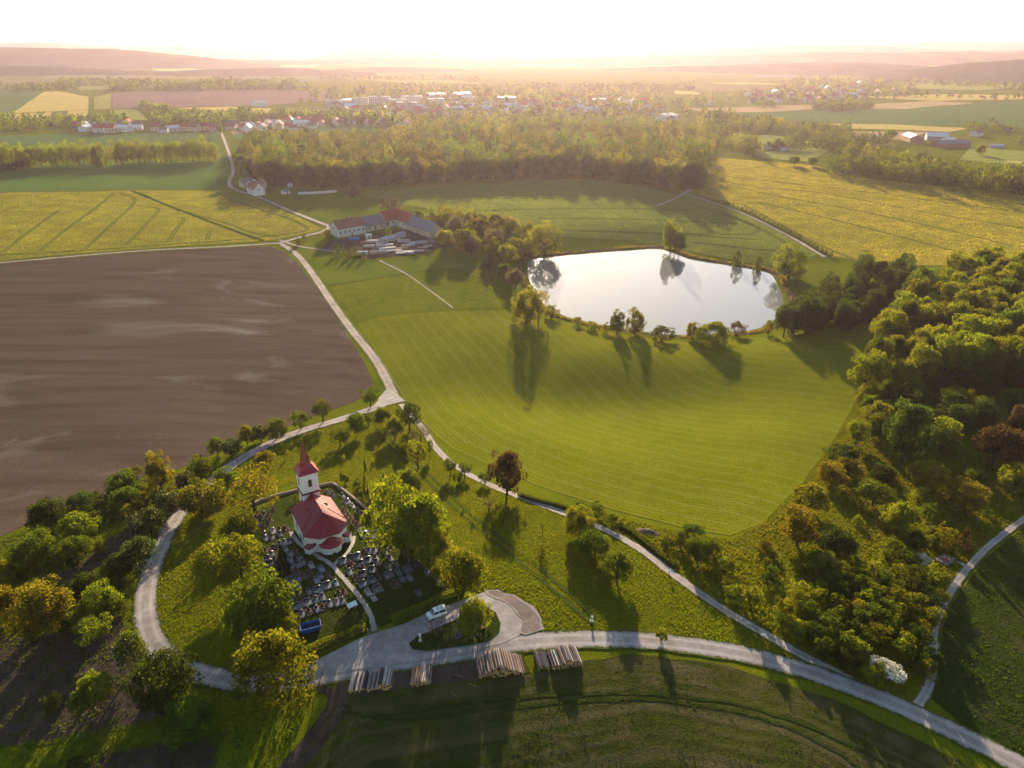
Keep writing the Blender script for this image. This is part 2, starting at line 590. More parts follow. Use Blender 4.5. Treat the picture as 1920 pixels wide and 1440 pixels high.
M['path'] = road_mat('gravel_path', (0.31, 0.27, 0.24), (0.40, 0.36, 0.33), (0.07, 0.085, 0.012))
M['lane'] = road_mat('farm_lane', (0.33, 0.27, 0.22), (0.40, 0.34, 0.28), (0.08, 0.10, 0.02))
M['church_path'] = road_mat('limestone_path', (0.36, 0.33, 0.29), (0.42, 0.39, 0.34), (0.05, 0.065, 0.012), False)
M['gravel'] = road_mat('gravel_yard', (0.36, 0.325, 0.30), (0.40, 0.37, 0.345), (0.06, 0.075, 0.012), False)
M['gravel_dark'] = dirt_mat('gravel_heap', (0.16, 0.125, 0.11), (0.23, 0.185, 0.165), (0.30, 0.25, 0.22), 0.55, 0.72, soft=(0.30, 0.26, 0.22))
M['tram'] = grass_mat('tramline', (0.045, 0.07, 0.012), (0.06, 0.08, 0.015), (0.08, 0.07, 0.03), 0.3)
M['hill'] = crop_mat('wooded_hill', (0.028, 0.045, 0.022), (0.075, 0.09, 0.035), 300.0, 0.6, True)
far_cols = {'gold': ((0.42, 0.33, 0.09), (0.46, 0.36, 0.10)), 'lime': ((0.20, 0.23, 0.05), (0.26, 0.26, 0.06)), 'green': ((0.07, 0.13, 0.04), (0.09, 0.15, 0.045)),
            'mauve': ((0.19, 0.13, 0.10), (0.22, 0.15, 0.12)), 'olive': ((0.13, 0.13, 0.04), (0.16, 0.15, 0.05)), 'tan': ((0.33, 0.24, 0.12), (0.38, 0.28, 0.14))}
for k, (a, b) in far_cols.items():
    M['far_' + k] = crop_mat('far_' + k, a, b, 18.0, 0.25, True, 0.3)

# ================================================================== the ground, one sheet to the horizon
def build_ground():
    ys = np.concatenate([np.linspace(-60, 40, 26), np.arange(42.5, 300, 2.5), np.arange(300, 640, 4.5), np.geomspace(644, 16000, 230)])
    us = np.linspace(-1, 1, 221)
    W = 190 + 1.0 * np.maximum(ys, 0)
    X = us[None, :] * W[:, None]
    Y = np.repeat(ys[:, None], len(us), 1)
    Z = h(X, Y)
    nY, nX = X.shape
    i = np.arange(nY - 1)[:, None] * nX + np.arange(nX - 1)[None, :]
    F = np.stack([i, i + 1, i + nX + 1, i + nX], -1).reshape(-1, 4)
    me = bpy.data.meshes.new('ground')
    me.vertices.add(nX * nY)
    me.vertices.foreach_set('co', np.stack([X, Y, Z], -1).astype(np.float32).ravel())
    me.loops.add(F.size)
    me.loops.foreach_set('vertex_index', F.astype(np.int32).ravel())
    me.polygons.add(len(F))
    me.polygons.foreach_set('loop_start', np.arange(0, F.size, 4, dtype=np.int32))
    me.polygons.foreach_set('loop_total', np.full(len(F), 4, np.int32))
    me.update(calc_edges=True)
    me.materials.append(M['ground'])
    me.shade_smooth()
    o = bpy.data.objects.new('ground', me)
    col.objects.link(o)
    tag(o, kind='structure')
build_ground()

# water
zw = POND_Z
pond = mesh_obj('pond_water', [(x, y, zw) for x, y in (POND + (POND - POND.mean(0)) * 0.06)], [tuple(range(len(POND)))], None)
if pond.data.polygons[0].normal.z < 0: pond.data.flip_normals()
tag(pond, kind='structure')
t = NT('pond_water')
rip = t.noise(t.pos((0.5, 0.5, 0.5)), 1.0, 3, 0.5)
b = t.principled((0.20, 0.21, 0.19), 0.04, t.bump(rip, 0.02, 0.2), 1.0)
b.inputs['IOR'].default_value = 1.40
M['water'] = t.m
pond.data.materials.append(t.m)

# ================================================================== fields
def guide(pts):
    L = px_poly(pts)
    return {'row': lambda x, y: line_d(L, x, y)}

def two_sided(a, b_):
    """passes that follow one edge and swing round smoothly into the other"""
    A, B = px_poly(a), px_poly(b_)
    k = 22.0
    return {'row': lambda x, y: -k * np.log(np.exp(-line_d(A, x, y) / k) + 0.12 * np.exp(-line_d(B, x, y) / k)) + 5 * vnoise(x, y, 45.0, 2)}

def straight(px_a, px_b):
    """row coordinate: metres across the direction a -> b"""
    a, b_ = px_poly([px_a, px_b])
    d = (b_ - a) / np.linalg.norm(b_ - a)
    return {'row': lambda x, y: (x - a[0]) * -d[1] + (y - a[1]) * d[0]}

def soft_sheet(name, P, step, off_, mat, wob, k=1.0):
    return sheet(name, P, step, off_, mat, {'edge': lambda x, y: -poly_sd(P, x, y) * k}, wob=wob)

PLOUGHED = [(-420,540),(0,496),(260,474),(505,462),(533,472),(560,496),(604,552),(646,618),(676,668),(699,712),(698,736),(660,756),(600,778),(520,806),
            (440,834),(360,868),(290,900),(180,936),(100,962),(0,1006),(-420,1120)]
sheet('ploughed_field', px_poly(PLOUGHED), 5.0, 0.07, M['soil'], straight((0, 740), (640, 655)), wob=0.15)
WHEAT = [(-420,518),(0,490),(260,468),(505,452),(590,436),(604,429),(560,407),(500,380),(470,368),(432,356),(250,357),(0,362),(-420,368)]
wheat_field = sheet('wheat_field', px_poly(WHEAT), 6.0, 0.10, M['wheat'], straight((160, 467), (253, 377)))
UPPER = [(-420,366),(0,360),(250,355.5),(428,354),(428,340),(432,322),(426,302),(418,280),(412,262),(300,262),(0,272),(-420,276)]
sheet('crop_field', px_poly(UPPER), 9.0, 0.10, M['green_crop'], straight((0, 330), (420, 310)))
sheet('meadow', px_poly([(494,372),(560,366),(640,362),(712,376),(760,396),(700,407),(655,416),(617,420),(560,398)]), 6.0, 0.08, M['meadow'])
BARLEY = [(672,362),(760,353),(900,345),(1000,338),(1100,335),(1200,348),(1270,366),(1300,370),(1400,402),(1470,440),(1532,478),(1500,497),(1440,500),
          (1380,490),(1300,474),(1262,462),(1180,452),(1050,444),(960,420),(800,390),(740,384)]
barley_field = sheet('barley_field', px_poly(BARLEY), 6.0, 0.10, M['barley'], straight((1000, 430), (1300, 436)))
RIGHTW = [(1322,294),(1400,300),(1530,311),(1600,332),(1920,366),(2350,410),(2350,500),(1920,500),(1700,498),(1560,482),(1500,444),(1400,396),(1310,364),(1326,340)]
right_field = sheet('wheat_field', px_poly(RIGHTW), 6.0, 0.10, M['wheat_gold'], straight((1500, 440), (1330, 332)))
sheet('meadow', px_poly([(562,464),(600,472),(700,492),(880,476),(910,482),(900,500),(760,514),(612,535),(592,510)]), 5.0, 0.08, M['meadow'])
sheet('meadow', px_poly([(614,538),(760,517),(900,502),(940,510),(962,545),(966,579),(850,580),(760,586),(668,600),(640,570)]), 4.0, 0.08, M['meadow'])
MOWN = [(672,606),(720,593),(850,584),(970,584),(1030,596),(1080,608),(1170,628),(1230,636),(1300,640),(1400,634),(1500,628),(1600,605),(1650,598),
        (1608,690),(1600,760),(1560,830),(1500,910),(1430,980),(1370,1005),(1280,990),(1150,956),(1000,908),(850,842),(800,800),(765,756),(748,732),(735,712),(705,660)]
MOWN_G = [(672,606),(705,660),(735,712),(765,756),(800,800),(850,842),(1000,908),(1150,956),(1280,990),(1370,1005),(1430,980),(1500,910),(1560,830),(1600,760),(1608,690)]
sheet('mown_field', px_poly(MOWN), 4.0, 0.08, M['mown'], guide(MOWN_G[:10]), wob=0.1)
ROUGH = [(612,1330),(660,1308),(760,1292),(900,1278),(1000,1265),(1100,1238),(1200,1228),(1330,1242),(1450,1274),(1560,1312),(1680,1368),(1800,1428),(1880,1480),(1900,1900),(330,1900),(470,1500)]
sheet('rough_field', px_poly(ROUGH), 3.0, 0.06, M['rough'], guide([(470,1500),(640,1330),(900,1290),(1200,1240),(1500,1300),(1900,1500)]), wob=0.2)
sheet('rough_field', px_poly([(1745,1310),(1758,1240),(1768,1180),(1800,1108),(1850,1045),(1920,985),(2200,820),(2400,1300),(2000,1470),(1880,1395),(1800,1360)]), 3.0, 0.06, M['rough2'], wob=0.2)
# bare earth among the scrub and round the log piles
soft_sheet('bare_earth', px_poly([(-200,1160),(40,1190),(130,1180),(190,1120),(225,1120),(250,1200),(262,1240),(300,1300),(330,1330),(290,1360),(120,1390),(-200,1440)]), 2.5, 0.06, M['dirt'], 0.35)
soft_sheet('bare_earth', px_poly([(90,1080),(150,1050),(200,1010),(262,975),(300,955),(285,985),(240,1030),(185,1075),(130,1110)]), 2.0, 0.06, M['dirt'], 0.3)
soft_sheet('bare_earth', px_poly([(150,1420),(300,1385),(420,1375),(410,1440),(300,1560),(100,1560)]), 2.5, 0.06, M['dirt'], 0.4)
soft_sheet('bare_earth', px_poly([(636,1262),(740,1250),(880,1236),(980,1225),(1000,1262),(900,1282),(760,1300),(650,1316),(610,1320)]), 2.0, 0.10, M['dirt_yard'], 0.3)
for nm, a in (('a', [(600,1290),(625,1310),(590,1370),(520,1460),(500,1480)]), ('b', [(625,1300),(640,1325),(600,1390),(545,1460),(530,1480)]),
              ('c', [(640,1320),(700,1345),(900,1318),(1150,1300),(1400,1325),(1600,1400),(1700,1460)]), ('d', [(640,1335),(760,1352),(950,1328),(1200,1312),(1420,1345),(1560,1405),(1620,1450)])):
    ribbon('wheel_track', px_line(a, 10), 0.45 if nm in 'cd' else 1.3, 0.12, M['dirt_tracks' if nm in 'ab' else 'rough2'], wob=0.15)

# tramlines in the crops, the green ditch across the wheat
TRAMS = []
def tram(pts, parent, gap=1.7, w=0.5):
    L = px_line(pts, 8)
    TRAMS.append(L[::2])
    d = np.gradient(L, axis=0); d /= np.linalg.norm(d, axis=1)[:, None]
    nrm = np.stack([-d[:, 1], d[:, 0]], -1)
    for s_ in (-1, 1):
        ribbon('wheel_track', L + nrm * gap / 2 * s_, w, 0.16, M['tram'], parent, kind=None)
for pts in ([(5,474),(40,446),(75,420),(110,395)], [(75,471),(125,430),(180,390),(214,362)], [(160,467),(205,425),(253,378),(225,362)], [(238,460),(270,425),(297,394),(275,388)],
            [(314,455),(330,432),(345,412),(330,408)], [(388,450),(392,438),(398,432)], [(262,362),(330,392),(420,418),(470,436),(520,444)], [(395,356),(470,388),(540,410),(575,428),(560,436),(480,446)],
            [(-200,486),(100,474),(300,460),(480,448)]):
    tram(pts, wheat_field)
for pts in ([(1346,338),(1420,352),(1540,362),(1700,392),(1900,425),(2100,450)], [(1380,352),(1480,372),(1620,398),(1760,428),(1900,462)], [(1420,380),(1520,402),(1640,432),(1800,474)],
            [(1395,385),(1470,425),(1540,462),(1600,486)], [(1350,330),(1480,344),(1640,362),(1800,384),(2000,408)]):
    tram(pts, right_field)
for pts in ([(700,376),(900,368),(1100,366),(1240,372)], [(760,398),(950,394),(1150,391),(1300,395)], [(1040,432),(1180,436),(1300,442),(1420,450)], [(1300,385),(1360,402),(1420,428),(1395,440),(1250,438)],
            [(1350,398),(1430,432),(1478,462),(1440,470),(1300,455)], [(1010,410),(1200,412),(1380,420)]):
    tram(pts, barley_field, 2.0, 0.6)
TRAMS.append(px_line([(246,358),(330,392),(420,426),(492,452)], 4))
ribbon('ditch', px_line([(246,358),(330,392),(420,426),(492,452)], 8), 3.2, 0.2, M['tram'])

# the patchwork in the distance
FAR = [('green', [(-300,168),(85,172),(18,216),(-300,226)]), ('gold', [(82,173),(108,171.5),(166,182),(166,206),(22,213)]), ('gold', [(20,214),(98,210.5),(88,228),(-40,228)]),
       ('olive', [(99,210.5),(127,208.5),(122,226),(89,228)]), ('gold', [(128,208),(165,206.5),(164,224),(123,226)]), ('lime', [(176,183),(209,175),(209,205),(176,206)]),
       ('mauve', [(211,175),(300,171),(480,167),(600,171),(645,184),(600,190),(480,199),(320,202),(211,205)]), ('lime', [(206,207),(254,204.5),(278,226),(210,224)]),
       ('gold', [(330,203),(420,200.5),(505,204),(556,222),(500,219),(420,212)]), ('olive', [(508,203),(610,200),(680,206),(640,221),(560,222)]),
       ('green', [(-200,262),(180,252),(410,248),(410,262),(-200,276)]), ('green', [(436,252),(600,234),(800,228),(700,252),(560,262),(440,266)]), ('tan', [(432,246),(480,244),(476,251),(436,253)]),
       ('olive', [(-200,152),(150,150),(120,164),(-200,164)]), ('lime', [(140,163),(330,156),(380,163),(150,170)]), ('lime', [(-100,120),(35,119),(40,124),(-100,126)]),
       ('tan', [(1285,203),(1420,200),(1530,197),(1530,205),(1420,211),(1320,212)]), ('gold', [(1610,182),(1740,178),(1920,180),(2200,186),(2200,189),(1920,187),(1760,190)]),
       ('tan', [(1630,196),(1740,190),(1830,194),(1700,205),(1630,205)]), ('green', [(1330,214),(1540,208),(1700,204),(1920,190),(2200,196),(2200,250),(1880,241),(1700,234),(1530,231),(1420,220)]),
       ('gold', [(1532,232),(1660,233),(1830,241),(1780,248),(1600,242)]), ('tan', [(1560,246),(1740,248),(1700,262),(1600,262),(1572,258)]), ('olive', [(1600,266),(1730,270),(1640,276),(1560,272)]),
       ('lime', [(1372,252),(1450,254),(1530,268),(1460,272),(1376,268)]), ('lime', [(1380,274),(1500,276),(1560,280),(1520,304),(1430,298)]), ('tan', [(1376,268),(1400,268),(1440,276),(1400,276)]),
       ('lime', [(1820,276),(1920,284),(2200,296),(2200,330),(1920,312),(1800,300)]), ('gold', [(1330,156),(1400,155),(1480,159),(1390,159)]), ('olive', [(1300,160),(1480,160),(1490,170),(1300,172)]),
       ('gold', [(1265,170),(1300,172),(1322,178),(1265,177)]), ('lime', [(1440,122),(1560,120),(1690,128),(1600,136),(1440,134)]), ('mauve', [(1420,136),(1520,138),(1510,146),(1410,146)]),
       ('lime', [(1730,150),(1830,156),(1920,166),(1830,170),(1700,166)]), ('lime', [(640,147),(800,144),(910,158),(760,158)]), ('olive', [(1720,118),(1860,124),(1920,132),(1760,132)]),
       ('lime', [(380,118),(600,122),(590,128),(400,126)]), ('gold', [(270,128),(420,134),(380,138),(300,136)]), ('olive', [(100,136),(330,140),(330,148),(60,150)]), ('green', [(420,140),(600,136),(640,150),(520,156)]),
       ('gold', [(1890,302),(1990,308),(1990,312),(1880,306)])]
for i, (k, poly) in enumerate(FAR):
    P = px_poly(poly)
    d = np.linalg.norm(P.mean(0))
    sheet('distant_field', P, max(14.0, d * 0.022), 0.0004 * d + 0.02 * (i % 5), M['far_' + k], {'row': (lambda x, y: x * 0.3 + y)})

# ================================================================== roads and paths
MAIN = [(2000,1478),(1880,1418),(1720,1340),(1600,1290),(1480,1249),(1350,1219),(1200,1201),(1060,1200),(960,1208),(850,1227),(740,1243),(640,1260),(545,1277),(460,1279),
        (400,1270),(350,1256),(312,1232),(286,1200),(274,1160),(273,1120),(284,1070),(303,1022),(324,982),(348,950),(395,905),(430,876),(490,840),(560,810),(640,786),(700,766),(738,748)]
ribbon('gravel_road', px_line(MAIN, 6), 4.1, 0.14, M['road'], wob=0.12)
ribbon('gravel_road', px_line([(742,752),(728,718),(702,672),(662,622),(622,567),(592,522),(563,484),(541,466),(528,458)], 8), 3.8, 0.15, M['lane'], wob=0.12)
sheet('gravel_road', px_poly([(718,738),(727,729),(744,738),(760,752),(740,757),(712,762),(698,766)]), 1.5, 0.17, M['gravel'], {'across': lambda x, y: x * 0}, wob=0.1)
ribbon('farm_lane', px_line([(526,456),(560,446),(600,436),(618,426),(600,418),(545,396),(490,372),(455,361),(434,352),(430,340),(437,322),(432,296),(424,272),(416,252),(411,242)], 8), 3.6, 0.25, M['lane'])
ribbon('farm_lane', px_line([(530,456),(400,464),(260,471),(0,493),(-200,510)], 10), 2.6, 0.2, M['lane'])
ribbon('gravel_path', px_line([(752,758),(790,800),(822,846),(866,882),(920,910),(980,934),(1050,960),(1130,992),(1200,1030),(1270,1083),(1350,1139),(1430,1187),(1520,1238),(1600,1278),(1692,1327)], 8), 2.2, 0.13, M['path'], wob=0.1)
ribbon('gravel_path', px_line([(1712,1335),(1742,1285),(1748,1230),(1754,1170),(1785,1105),(1830,1048),(1880,1003),(1960,945)], 8), 1.7, 0.13, M['path'], wob=0.15)
ribbon('track', px_line([(1546,482),(1480,443),(1400,403),(1330,378),(1290,365)], 8), 2.6, 0.2, M['lane'])
ribbon('track', px_line([(1228,387),(1262,374),(1300,352),(1318,334),(1320,318)], 8), 3.4, 0.2, M['lane'])
ribbon('track', px_line([(688,413),(730,406),(770,403),(800,404)], 6), 3.0, 0.2, M['lane'])
ribbon('track', px_line([(524,450),(560,462),(600,468),(640,474)], 6), 2.4, 0.22, M['lane'])
ribbon('footpath', px_line([(712,489),(760,513),(806,545),(850,578)], 8), 1.2, 0.15, M['lane'])
ribbon('footpath', px_line([(614,536),(700,523),(800,509),(895,500)], 8), 0.9, 0.14, M['tram'])
ribbon('track', px_line([(696,774),(712,815),(750,855),(800,900),(860,960),(925,1015),(1000,1075),(1065,1130),(1105,1166)], 8), 0.8, 0.12, M['tram'])
ribbon('track', px_line([(706,774),(722,812),(762,852),(812,897),(872,955),(937,1008),(1012,1066),(1078,1122),(1115,1160)], 8), 0.8, 0.12, M['tram'])
# forecourt of the cemetery, its green island and the gravel spread round the turning loop
sheet('gravel_yard', px_poly([(548,1268),(575,1248),(640,1216),(690,1193),(760,1168),(835,1139),(905,1112),(935,1106),(965,1125),(985,1160),(975,1192),(940,1208),(840,1232),(740,1246),(640,1263)]), 1.6, 0.17, M['gravel'], {'across': lambda x, y: x * 0}, wob=0.12)
soft_sheet('gravel_heap', px_poly([(908,1108),(935,1107),(965,1118),(995,1138),(1014,1160),(1018,1184),(985,1192),(974,1188),(976,1164),(960,1140),(938,1124),(915,1117)]), 0.8, 0.22, M['gravel_dark'], 0.22, 3.0)
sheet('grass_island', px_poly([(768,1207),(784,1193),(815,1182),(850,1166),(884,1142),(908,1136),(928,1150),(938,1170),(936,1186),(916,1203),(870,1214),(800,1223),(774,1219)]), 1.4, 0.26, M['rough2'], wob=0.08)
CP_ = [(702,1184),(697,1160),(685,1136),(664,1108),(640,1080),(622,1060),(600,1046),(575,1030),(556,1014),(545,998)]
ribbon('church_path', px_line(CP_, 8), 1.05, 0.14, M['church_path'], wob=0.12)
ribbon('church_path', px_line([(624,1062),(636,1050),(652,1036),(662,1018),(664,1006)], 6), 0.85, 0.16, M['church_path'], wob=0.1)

sheet('cemetery_shade_ground', px_poly([(478,960),(545,925),(620,912),(680,948),(720,985),(770,1040),(825,1095),(860,1108),(700,1183),(575,1228),(545,1160),(500,1090),(470,1020)]), 2.5, 0.05, M['rough2'], wob=0.2)  # darker turf: dark soil, plus tree and church shade put into the colour
PB = POND + (POND - POND.mean(0)) / np.linalg.norm(POND - POND.mean(0), axis=1)[:, None] * 0.5
ribbon('pond_bank', np.array(densify([tuple(p) for p in PB] + [tuple(PB[0])], 3.0)), 3.4, 0.07, M['dirt_tracks'], wob=0.25)

# ================================================================== hills on the horizon
def ridge(prof, dist, depth, name='hill', mat='hill'):
    """a wooded ridge standing at a distance; prof = skyline pixels"""
    P = np.array(spline(prof, 24))
    u = (P[:, 0] - 960) / FPX
    v = (720 - P[:, 1]) / FPX
    dy, dz = CP + v * SP, -SP + v * CP
    x = u / dy * dist
    top = CZ + dz / dy * dist
    g = rng.random(len(x)) * 0
    rows = []
    ks = np.linspace(-1, 1, 13)
    for k in ks:
        w = math.cos(k * math.pi / 2) ** 1.3
        wob = 0.10 * np.sin(x / (dist * 0.03) + k * 5) + 0.05 * np.sin(x / (dist * 0.011) + k * 9)
        z = -40 + (top + 40) * np.clip(w * (1 + wob * (1 - w)), 0, 1)
        z = z + dist * 0.0016 * (vnoise(x, x * 0 + k * 300, dist * 0.012, 4) - 0.5) * w
        rows.append(np.stack([x * (1 + k * depth / dist * 0.5), np.full_like(x, dist + k * depth), z], -1))
    V = np.concatenate(rows)
    n = len(x)
    F = [(j * n + i, j * n + i + 1, (j + 1) * n + i + 1, (j + 1) * n + i) for j in range(len(ks) - 1) for i in range(n - 1)]
    o = mesh_obj(name, V, F, M[mat], None, {'row': V[:, 0]}, smooth_=True)
    return tag(o, kind='structure')
ridge([(-800,84),(-200,84),(30,80),(52,78.5),(100,80),(200,86),(300,85),(420,89),(520,90),(640,97),(760,95),(900,93),(1050,87),(1100,86),(1150,89),(1300,92)], 9000, 1100)
ridge([(1450,92),(1640,83),(1720,77.5),(1800,79),(1920,80),(2100,84),(2600,86)], 8600, 1100)
ridge([(560,112),(600,106),(650,97),(710,91),(800,91),(900,94),(1000,93),(1100,91),(1200,90),(1300,87.5),(1420,86),(1500,83),(1600,84),(1700,89),(1800,94),(2000,94),(2600,98)], 6900, 1000)
ridge([(200,112),(300,108),(420,110),(520,113),(640,111),(760,108),(900,112),(1050,110),(1200,106),(1320,104),(1450,100),(1560,98),(1680,99),(1800,97),(2000,99),(2600,102)], 5400, 700)
ridge([(-700,92),(-200,91),(0,89),(60,89),(130,91),(210,92),(290,98),(380,107),(450,116),(520,122)], 4700, 600)
ridge([(560,134),(660,128),(760,126),(860,130),(980,134),(1100,132),(1220,126),(1350,122),(1480,119),(1600,117),(1700,122),(1800,128)], 4000, 420)
ridge([(1600,148),(1680,134),(1760,124),(1830,117),(1920,111),(2050,104),(2300,97),(2700,94)], 3300, 380)
ridge([(-300,131),(-100,127),(60,124),(180,129),(300,133),(420,129),(520,127),(620,131),(700,137)], 3500, 300)

# ================================================================== air
hz = MB().box(-9800, 9800, -250, 10800, -60, 330).build('haze', None)
tag(hz, kind='stuff')
t = NT('haze')
pv = t.n('VolumePrincipled')
pv.inputs['Color'].default_value = (1.0, 0.77, 0.86, 1)  # pink tint imitates the glow of the sun's lens flare
pv.inputs['Density'].default_value = 0.000041
pv.inputs['Anisotropy'].default_value = 0.55
t.l(pv.outputs[0], t.out.inputs['Volume'])
hz.data.materials.append(t.m)

# ================================================================== vegetation
def leaf_mat(name, diff, trans, tf=0.42, vary=0.35, spec=0.0):
    """thin leaves: some light reflected, some let through; tint = lighter and darker sprays"""
    t = NT(name)
    r = t.n('ObjectInfo').outputs['Random']
    ti = t.attr('tint')
    k = t.math('MULTIPLY', t.math('MULTIPLY_ADD', ti, 0.9, 0.55), t.math('MULTIPLY_ADD', r, vary, 1 - vary / 2))
    def shade(c):
        hue = t.mix(r, (c[0] * 1.10, c[1] * 0.96, c[2]), (c[0] * 0.90, c[1] * 1.04, c[2]))
        cc = t.n('Combine' + 'XYZ')
        for i in range(3):
            t.l(k, cc.inputs[i])
        return t.mix(1.0, hue, cc.outputs[0], 'MULTIPLY')
    a, b_ = t.n('BsdfDiffuse'), t.n('BsdfTranslucent')
    t.l(shade(diff), a.inputs[0]); t.l(shade(trans), b_.inputs[0])
    m = t.n('MixShader')
    m.inputs[0].default_value = tf
    t.l(a.outputs[0], m.inputs[1]); t.l(b_.outputs[0], m.inputs[2])
    t.l(m.outputs[0], t.out.inputs[0])
    return t.m

LEAF = {'lime': leaf_mat('leaf_lime', (0.085, 0.115, 0.010), (0.29, 0.29, 0.010)),
        'green': leaf_mat('leaf_green', (0.05, 0.085, 0.010), (0.17, 0.20, 0.010)),
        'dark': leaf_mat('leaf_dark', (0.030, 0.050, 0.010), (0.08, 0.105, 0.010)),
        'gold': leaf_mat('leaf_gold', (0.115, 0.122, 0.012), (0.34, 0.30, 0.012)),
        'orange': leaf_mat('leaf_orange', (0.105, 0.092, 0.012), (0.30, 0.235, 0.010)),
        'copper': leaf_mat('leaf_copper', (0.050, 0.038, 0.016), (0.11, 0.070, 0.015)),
        'hazewood': leaf_mat('leaf_hazewood', (0.080, 0.074, 0.016), (0.18, 0.14, 0.014)),  # warm haze over the great wood mixed into the leaf colour
        'grey': leaf_mat('leaf_grey', (0.13, 0.12, 0.06), (0.20, 0.15, 0.05)),
        'conifer': leaf_mat('needles', (0.028, 0.042, 0.016), (0.04, 0.05, 0.012), 0.3)}
M['blossom'] = leaf_mat('blossom', (0.62, 0.62, 0.52), (0.6, 0.55, 0.35), 0.3, 0.1)
M['candle'] = leaf_mat('chestnut_candle', (0.50, 0.46, 0.34), (0.45, 0.36, 0.15), 0.4, 0.1)
M['bark'] = plain('bark', (0.055, 0.042, 0.03), 0.95, 0.4, 6.0, 0.1)

def leaves(cent, outw, size, r):
    """quads of the given size at the centres, facing roughly outwards"""
    n = len(cent)
    nr = outw * 0.7 + r.normal(size=(n, 3)) * 0.75
    nr /= np.linalg.norm(nr, axis=1)[:, None]
    a = np.cross(nr, r.normal(size=(n, 3)))
    a /= np.linalg.norm(a, axis=1)[:, None]
    b = np.cross(nr, a)
    s = size * (0.6 + 0.8 * r.random(n))[:, None]
    a, b = a * s, b * s * 0.75
    return np.stack([cent - a - b * 0.4, cent + a * 0.2 - b, cent + a + b * 0.4, cent - a * 0.2 + b], 1)

def crown_quads(shape, seed, nclump, per, size):
    """leaf quads of a crown one unit wide and one unit high (trunk foot at 0)"""
    r = np.random.default_rng(seed)
    Q, T = [], []
    lop = r.normal(size=(3, 3)); ph = r.random(3) * 6
    for _ in range(nclump):
        d = r.normal(size=3); d /= np.linalg.norm(d)
        if shape in ('round', 'shrub', 'tall') and d[2] < -0.75: d[2] *= -0.6
        k = r.random() ** 0.25
        if shape == 'round':
            c = np.array([d[0] * 0.39, d[1] * 0.39, 0.53 + d[2] * 0.37]); rad = r.uniform(0.11, 0.18)
        elif shape == 'tall':
            c = np.array([d[0] * 0.37, d[1] * 0.37, 0.53 + d[2] * 0.40]); rad = r.uniform(0.11, 0.17)
        elif shape == 'full':
            c = np.array([d[0] * 0.39, d[1] * 0.39, 0.47 + d[2] * 0.42]); rad = r.uniform(0.11, 0.18)
        elif shape == 'orchard':
            c = np.array([d[0] * 0.36, d[1] * 0.36, 0.60 + d[2] * 0.30]); rad = r.uniform(0.10, 0.17)
        elif shape == 'shrub':
            c = np.array([d[0] * 0.36, d[1] * 0.36, 0.44 + d[2] * 0.40]); rad = r.uniform(0.10, 0.18)
        elif shape == 'poplar':
            z = r.uniform(0.08, 0.95); w = 0.40 * math.sin(min(1, (z + 0.12)) * math.pi) ** 0.6
            c = np.array([d[0] * w, d[1] * w, z]); rad = r.uniform(0.08, 0.14); k = 0.6 + 0.4 * k
        elif shape == 'conifer':
            z = r.random() ** 1.4 * 0.95 + 0.04; w = 0.46 * (1 - z) ** 0.85
            g = r.random() * 6.28
            c = np.array([math.cos(g) * w, math.sin(g) * w, z]); rad = 0.05 + 0.07 * (1 - z); k = 0.6 + 0.4 * k
        bulge = 1 + 0.20 * math.sin(d @ lop[0] * 2 + ph[0]) + 0.13 * math.sin(d @ lop[1] * 4 + ph[1]) + r.normal() * 0.05
        mid = np.array([0, 0, {'round': 0.53, 'tall': 0.53, 'full': 0.47, 'orchard': 0.60, 'shrub': 0.44}.get(shape, c[2])])
        c = mid + (c - mid) * k * bulge
        n = int(per * r.uniform(0.7, 1.3))
        o = r.normal(size=(n, 3)); o /= np.linalg.norm(o, axis=1)[:, None]
        out = c - mid; out = out / (np.linalg.norm(out) + 1e-6)
        o[(o @ out) < -0.5] *= -1
        sc_ = np.array([1, 1, 0.8 if shape not in ('poplar', 'conifer') else 1.3])
        P = c + o * rad * (0.55 + 0.5 * r.random(n))[:, None] * sc_
        P[:, 2] = np.clip(P[:, 2], 0.015, 1.03)
        Q.append(leaves(P, o, size, r))
        T.append(np.clip(r.uniform(0.15, 0.85) + r.normal(size=n) * 0.12, 0, 1))
    return np.concatenate(Q), np.concatenate(T)

SPEC = {'full': (80, 95, 0.0185), 'round': (80, 95, 0.0185), 'tall': (80, 95, 0.0175), 'orchard': (44, 75, 0.020), 'shrub': (30, 75, 0.025), 'poplar': (40, 70, 0.028), 'conifer': (70, 40, 0.022)}
CROWN, TRUNK = {}, {}
def crown_mesh(shape, kind, var, extra=None):
    key = (shape, var, extra)
    if key not in CROWN:
        n, per, s = SPEC[shape]
        seed = sum(map(ord, shape)) * 13 + var * 101 + 5
        if extra == 'sparse': per = int(per * 0.35)
        if extra == 'bare': n, per = 24, 7
        Q, T = crown_quads(shape, seed, n, per, s)
        mats = [LEAF[kind]]
        mid = np.zeros(len(Q), int)
        if extra in ('candle', 'blossom'):
            r = np.random.default_rng(seed + 1)
            mats.append(M['candle' if extra == 'candle' else 'blossom'])
            top = Q.mean(1)
            d = np.linalg.norm((top - [0, 0, 0.5]) * [1, 1, 0.8], axis=1)
            pr = (0.10 * (d > 0.33) if extra == 'candle' else 0.92) * (top[:, 2] > (0.25 if extra == 'candle' else 0.12))
            mid = (r.random(len(Q)) < pr).astype(int)
        CROWN[key] = quads_mesh('crown', Q.reshape(-1, 3), len(Q), mats, {'tint': T}, mid)
    return CROWN[key]

